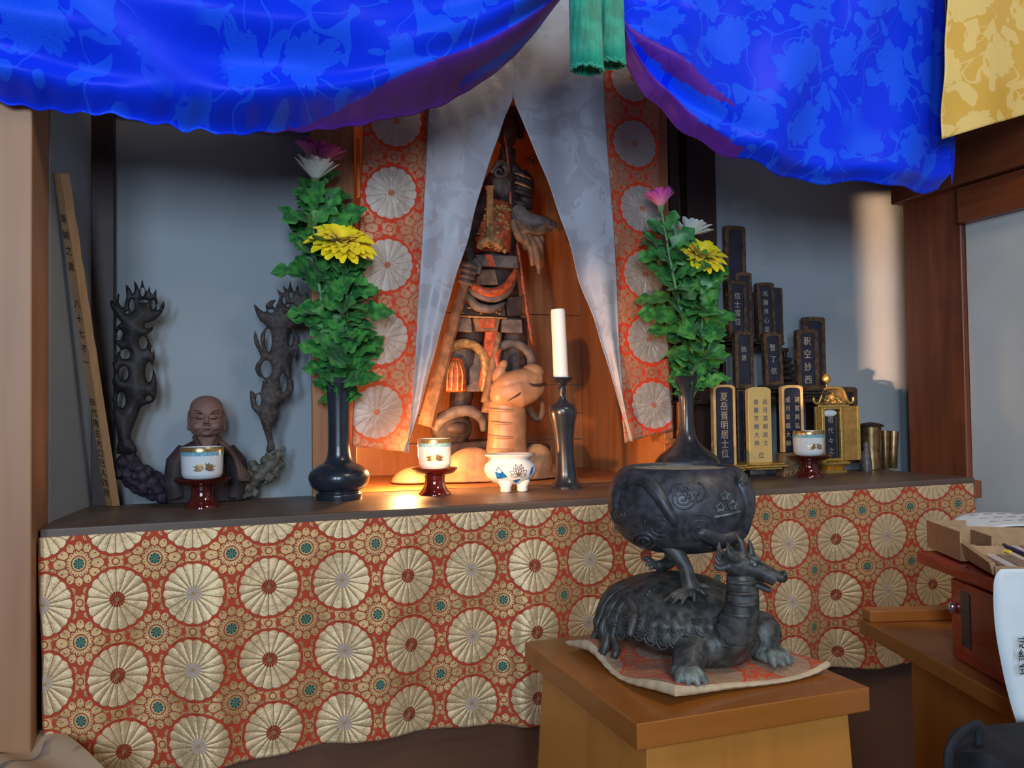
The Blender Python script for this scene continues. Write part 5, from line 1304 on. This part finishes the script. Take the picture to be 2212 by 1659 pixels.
# ---- black bag
BAGM = plain('black_bag_cloth', (.008, .008, .012), .8, 0, .4, 40, .3)
bz = at(2130, 1612, .66).z; c_ = at(2190, 1600, .66)
t = thing('black_bag', 'black cloth bag with a loop handle in the bottom right corner', 'bag', (c_.x, .66, 0))
mb = MB().grid(lambda u, v: Vector((c_.x+.02+(.105-.012*v)*cos(2*pi*u)*(abs(cos(2*pi*u))+.01)**-.45, .66+.06*sin(2*pi*u)*(abs(sin(2*pi*u))+.01)**-.4*(1-.35*v*v), lerp(0, bz, v)+.006*sin(u*25)*v)), 48, 14)
mb.uv = {}; top_ = [mb.v[14*49+i] for i in range(48)]; mb.add(top_, [tuple(range(48))])
obj('body', mb, BAGM, t, smooth=60)
obj('handle', MB().tube(spline([at(2048, 1665, .66), at(2050, 1625, .66), at(2068, 1592, .66), at(2100, 1570, .66), at(2116, 1572, .66), at(2116, 1610, .66)], 6), .0062, 10, .5), BAGM, t, smooth=180)
# ================================================================ bottom left: cloth covered low table
CLOTHP = (lambda M: M.done(base=M.mix((M.wave(M.tc(rot=(0, 0, .5)), 5.5, 9, 2)*1.0).step(.78, .90)*M.noise(M.tc(), 9, 2).step(.40, .55), (.52, .38, .25), (.13, .11, .12)), rough=.8, normal=M.bump(M.noise(M.tc(), 200, 2), .15, .0006)))(Mat('beige_printed_cloth'))
zq = .43; q = [onz(x, y, zq) for x, y in ((132, 1578), (232, 1668), (100, 1800), (-150, 1583))]
t_ = MB()
def lc(u, v):
    a = q[0].lerp(q[3], u); b_ = q[1].lerp(q[2], u); p = a.lerp(b_, v); p = Vector(p)
    p.z = zq+.005*sin(u*9+v*3)-.006*sin(v*7)*u-.008*exp(-((u-.35)/.2)**2)*(1-v)**2; return p
t_.grid(lc, 40, 40); t_.uv = {}
n0 = len(t_.v); W41 = 41
per = [i for i in range(41)]+[j*41+40 for j in range(1, 41)]+[40*41+i for i in range(39, -1, -1)]+[j*41 for j in range(39, 0, -1)]
vs = [Vector(t_.v[i]) for i in per]; cen = sum(vs, Vector((0, 0, 0)))/len(vs); lowr = [Vector((v.x+(cen.x-v.x)*.0, v.y+(cen.y-v.y)*.0, .0)) for v in vs]
mid = [Vector((v.x, v.y, v.z-.012)) for v in vs]; n = len(per)
t_.add(vs+mid+lowr, [(j*n+(i+1) % n, j*n+i, (j+1)*n+i, (j+1)*n+(i+1) % n) for j in range(2) for i in range(n)])
o = obj('cloth_covered_table', t_, CLOTHP, smooth=50); tag(o, 'low table under a beige cloth with grey brush pattern, bottom left corner', 'table')
# ================================================================ armoured warrior statue on a serpent and tortoise
ST = plain('weathered_statue_wood', (.20, .115, .065), .6, 0, .3, 45, .35, .001)
STG = plain('grey_painted_statue_cloth', (.13, .11, .10), .6, 0, .3, 45, .3, .001)
STD = plain('dark_statue_cloth', (.035, .022, .020), .6, 0, .4, 45, .3, .001)
STO = plain('orange_statue_paint', (.42, .085, .030), .5, 0, .35, 70, .3, .001)
STY = plain('worn_gilt_statue_trim', (.42, .25, .10), .5, .2, .35, 90, .35, .0008)
SNK = plain('smooth_serpent_wood', (.36, .20, .11), .42, 0, .15, 30, .15)
TOR = plain('tortoise_base_wood', (.42, .25, .14), .5, 0, .15, 30, .2)
YS = 2.03
bp0 = at(1050, 1052, 2.0)
t = thing('warrior_statue', 'tall carved armoured warrior statue standing on a serpent and tortoise inside the shrine', 'statue', (bp0.x, 2.03, ZS+.004))
kS = mpp(at(1060, 700, YS))
def q_(x, y, d=0): return at(x, y, YS-d*kS)        # d = pixels towards the viewer
def tb(mb, pts, rad, n=14, flat=1.0, sub=5):
    P = spline([q_(*p) for p in pts], sub); mb.tube(P, rspline([r*kS for r in rad], sub), n, flat); return mb
def el(mb, x, y, d, rx, ry, rz, rot=0, **k): return mb.ell(q_(x, y, d), (rx*kS, rz*kS, ry*kS), 22, 14, Matrix.Rotation(rot, 3, 'Y'), **k)
def slab(mb, pts, d, th):
    """outline in picture pixels given a thickness, standing at depth d"""
    P = [q_(x, y, d) for x, y in pts]; off = Vector((0, th*kS, 0)); n = len(P)
    c0 = sum(P, Vector((0, 0, 0)))/n
    mb.add(P+[p+off for p in P], [tuple(reversed(range(n))), tuple(range(n, 2*n))]+[(i, (i+1) % n, (i+1) % n+n, i+n) for i in range(n)])
# body core: torso, head, legs in one continuous surface
b = MB()
tb(b, [(1075, 700, -20), (1072, 620, -15), (1070, 540, -12), (1078, 470, -12), (1086, 400, -10), (1094, 350, -8), (1098, 320, -5)], [52, 50, 46, 52, 44, 20, 17], 20, .7)
el(b, 1096, 285, 0, 24, 34, 26); el(b, 1084, 390, 8, 34, 26, 26); el(b, 1130, 400, 0, 26, 34, 24)
tb(b, [(1020, 690, -15), (1005, 780, -10), (995, 870, -5), (985, 930, 5)], [34, 30, 24, 20], 16)
tb(b, [(1105, 690, -15), (1112, 780, -12), (1112, 860, -8), (1108, 930, 0)], [34, 30, 24, 20], 16)
tb(b, [(1060, 420, 8), (1020, 470, 20), (1006, 520, 26), (1014, 560, 36), (1030, 578, 44)], [24, 24, 20, 16, 12], 14)
obj('body', b, STD, t, smooth=180, remesh=.003, disp=('CLOUDS', .03, .004))
# helmet and shoulder plates
m_ = MB()
tb(m_, [(1075, 300, 14), (1085, 262, 8), (1105, 240, 0), (1122, 262, 0), (1126, 300, -4)], [8, 11, 13, 11, 7], 12)
for y in (372, 392, 412, 436): tb(m_, [(1110, y, 18), (1130, y+5, 22), (1150, y+14, 14)], [4, 7, 3], 10)
tb(m_, [(1108, 355, 10), (1128, 400, 8), (1142, 455, 4)], [10, 18, 12], 12, .6)
obj('shoulder_armour', m_, STD, t, smooth=180)
for y in (374, 394): m_ = MB(); tb(m_, [(1111, y, 26), (1130, y+6, 30), (1147, y+13, 24)], [1.6, 3.0, 1.6], 8); obj('gilt_trim', m_, STY, t, smooth=180)
m_ = MB(); tb(m_, [(1046, 452, 34), (1075, 451, 36), (1106, 454, 32)], [4.5, 5, 4], 10)
obj('gilt_trim', m_, STY, t, smooth=180)
m_ = MB()       # curling collar
pts = [(1079+(17-j*.75)*cos(-1.2+j*.42), 372+(15-j*.65)*sin(-1.2+j*.42), 34) for j in range(20)]
tb(m_, pts, [5.5-j*.18 for j in range(20)], 10, 1, 2)
el(m_, 1084, 400, 22, 22, 26, 14); tb(m_, [(1060, 372, 24), (1080, 352, 26), (1098, 360, 22)], [5, 7, 4], 10)
obj('collar_scroll', m_, STG, t, smooth=180)
# chest plate
m_ = MB(); tb(m_, [(1068, 440, 12), (1066, 490, 18), (1066, 545, 16)], [40, 42, 38], 20, .6); obj('chest_plate', m_, STO, t, smooth=180)
m_ = MB(); rng = random.Random(3)
for i in range(46):
    x, y = rng.uniform(1032, 1100), rng.uniform(442, 545)
    if abs(x-1060) > 10: el(m_, x, y, 46-abs(x-1066)*.35, rng.uniform(3, 6.5), rng.uniform(2.5, 5.5), 4)
obj('chest_relief', m_, STY, t, smooth=180)
for a, c_ in ((1040, 500), (1092, 480), (1098, 520)):
    pass
m_ = MB(); slab(m_, [(1053, 405), (1066, 405), (1067, 518), (1051, 518)], 52, 8); slab(m_, [(1050, 400), (1069, 400), (1069, 408), (1050, 408)], 53, 9)
obj('sword', m_, STY, t, bevel=.0015)
m_ = MB(); tb(m_, [(1034, 538, 50), (1042, 526, 54), (1060, 518, 56), (1076, 526, 54), (1084, 538, 50)], [6, 10, 12, 10, 6], 12, .6)
pts = [(1058+(9-j*.6)*cos(j*.5), 528+(8-j*.5)*sin(j*.5), 66) for j in range(14)]; tb(m_, pts, [1.8]*14, 6, 1, 2)
obj('sword_guard', m_, STY, t, smooth=180)
# belt, sash
m_ = MB(); slab(m_, [(1024, 549), (1118, 552), (1120, 580), (1020, 574)], 40, 40); obj('belt', m_, STG, t, bevel=.003)
m_ = MB(); slab(m_, [(1048, 549), (1062, 549), (1073, 576), (1058, 576)], 43, 6); obj('belt_ribbon', m_, STO, t, bevel=.001)
m_ = MB(); slab(m_, [(1036, 582), (1070, 582), (1078, 616), (1026, 616)], 40, 20); obj('apron_panel', m_, ST, t, bevel=.003)
m_ = MB(); tb(m_, [(1016, 612, 40), (1035, 626, 48), (1062, 632, 52), (1090, 622, 48), (1108, 598, 38), (1114, 580, 28)], [7, 9, 10, 10, 8, 4], 14)
obj('sash', m_, STO, t, smooth=180)
m_ = MB(); tb(m_, [(1004, 606, 30), (1024, 632, 40), (1062, 646, 46), (1096, 632, 42), (1114, 600, 30)], [6, 8, 8, 8, 4], 12); tb(m_, [(990, 630, 24), (1014, 645, 34), (1030, 662, 40), (1062, 668, 44), (1090, 655, 38)], [8, 9, 10, 9, 4], 12)
obj('sash', m_, STG, t, smooth=180, label='grey folds of the sash below the orange one')
# fist at the left
m_ = MB(); el(m_, 1010, 585, 44, 20, 22, 18)
for i in range(4): tb(m_, [(1000-i*3, 570+i*12, 56), (1014-i*3, 573+i*12, 66), (1030-i*3, 579+i*12, 58)], [5, 6, 4.5], 10)
tb(m_, [(1024, 560, 50), (1036, 574, 56), (1034, 592, 58)], [6, 6, 4.5], 10)
el(m_, 1006, 520, 32, 14, 22, 12)
obj('left_fist', m_, STG, t, smooth=180, remesh=.002)
# skirt plates
m_ = MB(); slab(m_, [(1000, 655), (1090, 660), (1094, 684), (992, 682)], 30, 26); slab(m_, [(1094, 640), (1128, 640), (1128, 682), (1096, 684)], 22, 22); obj('skirt_armour', m_, STD, t, bevel=.003)
m_ = MB(); tb(m_, [(992, 683, 34), (1040, 685, 36), (1094, 687, 32)], [2.2, 2.4, 2.2], 8)
for i in range(18): el(m_, rng.uniform(1000, 1090), rng.uniform(660, 678), 32, 3, 2, 2)
obj('gilt_trim', m_, STY, t, smooth=180)
for pts, mt in (([(1022, 686), (1082, 686), (1076, 716), (1030, 716)], ST), ([(985, 686), (1018, 686), (1022, 718), (984, 716)], STG), ([(1086, 688), (1128, 690), (1130, 720), (1084, 718)], STG)):
    m_ = MB(); slab(m_, pts, 34, 14); obj('skirt_tab', m_, mt, t, bevel=.003)
m_ = MB(); slab(m_, [(1034, 689), (1072, 689), (1068, 708), (1037, 708)], 37, 5); obj('skirt_tab', m_, STO, t, bevel=.001, label='orange square on the middle tab')
# ribbon, staff, edge line
m_ = MB(); slab(m_, [(1050, 716), (1079, 716), (1048, 838), (1035, 836)], 30, 10); obj('ribbon', m_, STO, t, bevel=.002)
m_ = MB(); tb(m_, [(1078, 720, 26), (1062, 800, 36), (1048, 870, 44)], [7, 9, 10], 12); obj('ribbon', m_, ST, t, smooth=180, label='tan edge of the ribbon')
m_ = MB(); tb(m_, [(1008, 600, 60), (968, 740, 66), (920, 920, 74)], [10, 13, 18], 6, .55, 2); obj('club', m_, ST, t, smooth=30, bevel=.001, label='long tan club pointing down to the left')
m_ = MB(); tb(m_, [(1108, 470, -4), (1122, 560, -4), (1136, 660, -4), (1150, 745, -2)], [3, 4, 4.5, 4], 8); tb(m_, [(1090, 290, 20), (1100, 380, 24), (1104, 470, 20)], [2.5, 3.5, 2.5], 8)
obj('robe_edge', m_, STO, t, smooth=180)
# outstretched arm and sleeve
m_ = MB(); tb(m_, [(1112, 452, 10), (1130, 470, 20), (1160, 478, 26), (1186, 480, 28)], [22, 20, 15, 12], 16, .8)
for i in range(4): tb(m_, [(1180, 476+i*4, 26+i*3), (1194, 479+i*4, 28+i*3), (1203, 484+i*4, 28+i*3)], [4.5, 4.5, 3], 10)
obj('outstretched_arm', m_, STG, t, smooth=180, remesh=.002)
m_ = MB()
for i, (ex, ey, w_) in enumerate(((1136, 540, 9), (1150, 575, 8), (1164, 592, 8), (1170, 560, 7), (1172, 530, 6))):
    tb(m_, [(1106+i*9, 474+i*2, 30-i*2), (1120+i*9, 510-i*4, 34-i*3), (ex-6+i, (ey+500)/2, 26), (ex, ey, 18)], [w_*.8, w_, w_, w_*.55], 12)
for i in range(4): tb(m_, [(1128, 486+i*5, 40), (1155, 504-i*2, 42), (1186, 498-i*5, 34), (1200, 488-i*3, 30)], [3, 4.5, 4, 2.5], 10)
obj('sleeve', m_, ST, t, smooth=180, remesh=.0025)
# boots / hanging cuffs
def hood(cx, y0, y1, rx, d, mt, inner, lab):
    m_ = MB(); n = 24
    def arcp(r, i): a = pi*i/n; return (cx-r*cos(a), y0+rx*1.15-rx*1.15*(r/rx)*sin(a) if True else 0)
    path = [(cx-rx, y1, d)]+[(cx-rx*cos(pi*i/10), y0+rx-rx*sin(pi*i/10), d) for i in range(11)]+[(cx+rx*.95, y1, d)]
    tb(m_, path, [9]+[10]*11+[8], 12, .8, 3); obj('boot_edge', m_, mt, t, smooth=180, label=lab)
    m2 = MB(); slab(m2, [(cx-rx, y1)]+[(cx-rx*cos(pi*i/14), y0+rx-rx*sin(pi*i/14)) for i in range(15)]+[(cx+rx, y1)], d-8, 10); obj('boot_lining', m2, inner, t, bevel=.002)
hood(1004, 742, 846, 44, 26, STY, STG, 'tan arched edge of the left boot cuff')
hood(1106, 742, 838, 42, 16, STG, STD, 'grey arched edge of the right boot cuff')
m_ = MB(); tb(m_, [(982, 845, 40), (982, 800, 44), (985, 775, 38)], [26, 24, 14], 18, .7); obj('leg_armour', m_, STO, t, smooth=180)
m_ = MB()
for x in (966, 976, 988, 998): tb(m_, [(x, 845, 62), (x+1, 805, 64), (lerp(x, 984, .6), 780, 56)], [2, 2.2, 1.4], 8)
obj('gilt_trim', m_, STY, t, smooth=180)
m_ = MB(); tb(m_, [(1068, 780, 30), (1060, 840, 38), (1052, 892, 44)], [8, 10, 13], 14); obj('boot_strap', m_, ST, t, smooth=180)
m_ = MB(); tb(m_, [(1075, 800, 36), (1072, 770, 34), (1080, 755, 30)], [7, 9, 5], 12); obj('boot_strap', m_, STO, t, smooth=180, label='orange strap behind the serpent head')
# cloud scroll at the left foot
m_ = MB(); tb(m_, [(940, 930, 20), (955, 905, 28), (985, 890, 34), (1015, 888, 34), (1040, 905, 26), (1045, 930, 16)], [10, 12, 13, 12, 10, 7], 14); obj('foot_scroll', m_, STG, t, smooth=180)
m_ = MB(); el(m_, 985, 925, 20, 28, 17, 18); el(m_, 975, 925, 16, 45, 40, 16); obj('foot', m_, STD, t, smooth=180)
m_ = MB(); tb(m_, [(1140, 880, 0), (1160, 905, 6), (1172, 885, 8), (1168, 860, 4)], [10, 9, 8, 4], 12); obj('foot_scroll', m_, ST, t, smooth=180, label='tan curl behind the serpent neck')
# serpent neck and head
m_ = MB()
tb(m_, [(1085, 1058, 70), (1092, 1000, 76), (1095, 950, 80), (1096, 900, 80), (1094, 865, 78)], [56, 46, 41, 40, 39], 26, .8)
obj('serpent_neck', m_, SNK, t, smooth=180)
m_ = MB()
for y, r in ((882, 37), (910, 38), (940, 39), (968, 40)):
    pts = [(1095+r*cos(a), y+5*sin(a), 79+r*.84*sin(a)) for a in [pi*j/16 for j in range(17)]]
    tb(m_, pts, [1.8+1.6*sin(pi*j/16) for j in range(17)], 8, 1, 2)
obj('neck_ring', m_, SNK, t, smooth=180)
m_ = MB()
tb(m_, [(1078, 872, 84), (1090, 856, 92), (1120, 846, 98), (1150, 840, 100), (1170, 836, 98)], [22, 34, 36, 28, 15], 22, .85)
tb(m_, [(1070, 850, 84), (1095, 830, 94), (1130, 820, 100), (1166, 818, 100)], [20, 26, 26, 18], 20, .9)
el(m_, 1150, 806, 96, 25, 20, 22); el(m_, 1078, 806, 84, 12, 22, 12, .5); el(m_, 1086, 790, 84, 9, 14, 9, .5)
obj('serpent_head', m_, SNK, t, smooth=180, remesh=.0022)
m_ = MB(); tb(m_, [(1136, 826, 122), (1150, 832, 124), (1166, 832, 122), (1178, 828, 112)], [1.5, 3.2, 3.2, 2], 8); tb(m_, [(1096, 866, 118), (1120, 852, 126), (1136, 836, 124)], [1, 2.4, 1.4], 8)
obj('serpent_mouth', m_, STD, t, smooth=180)
# tortoise and plinth
m_ = MB(); el(m_, 1050, 1040, 20, 180, 62, 95); tb(m_, [(1125, 1058, 60), (1145, 1020, 64), (1160, 990, 60), (1165, 970, 50)], [52, 46, 34, 22], 20); el(m_, 900, 1050, 40, 55, 40, 45); el(m_, 1020, 1010, 68, 55, 42, 30); el(m_, 1020, 1058, 66, 46, 36, 34); el(m_, 1170, 1055, 68, 40, 46, 34)
m_.v = [(x, min(y, 2.24), max(z, ZS+.0045)) for x, y, z in m_.v]
obj('tortoise', m_, TOR, t, smooth=180, remesh=.003)
m_ = MB(); slab(m_, [(925, 962), (1060, 950), (1190, 960), (1190, 985), (925, 990)], 40, 90); obj('plinth', m_, STD, t, bevel=.006)
m_ = MB()
for x, y in ((1142, 345), (1150, 340), (1147, 352), (1155, 350)): m_.ell(at(x, y, 2.245), (.006, .004, .006), 12, 8)
obj('gilt_blossom', m_, GOLD_OLD, t, smooth=180)
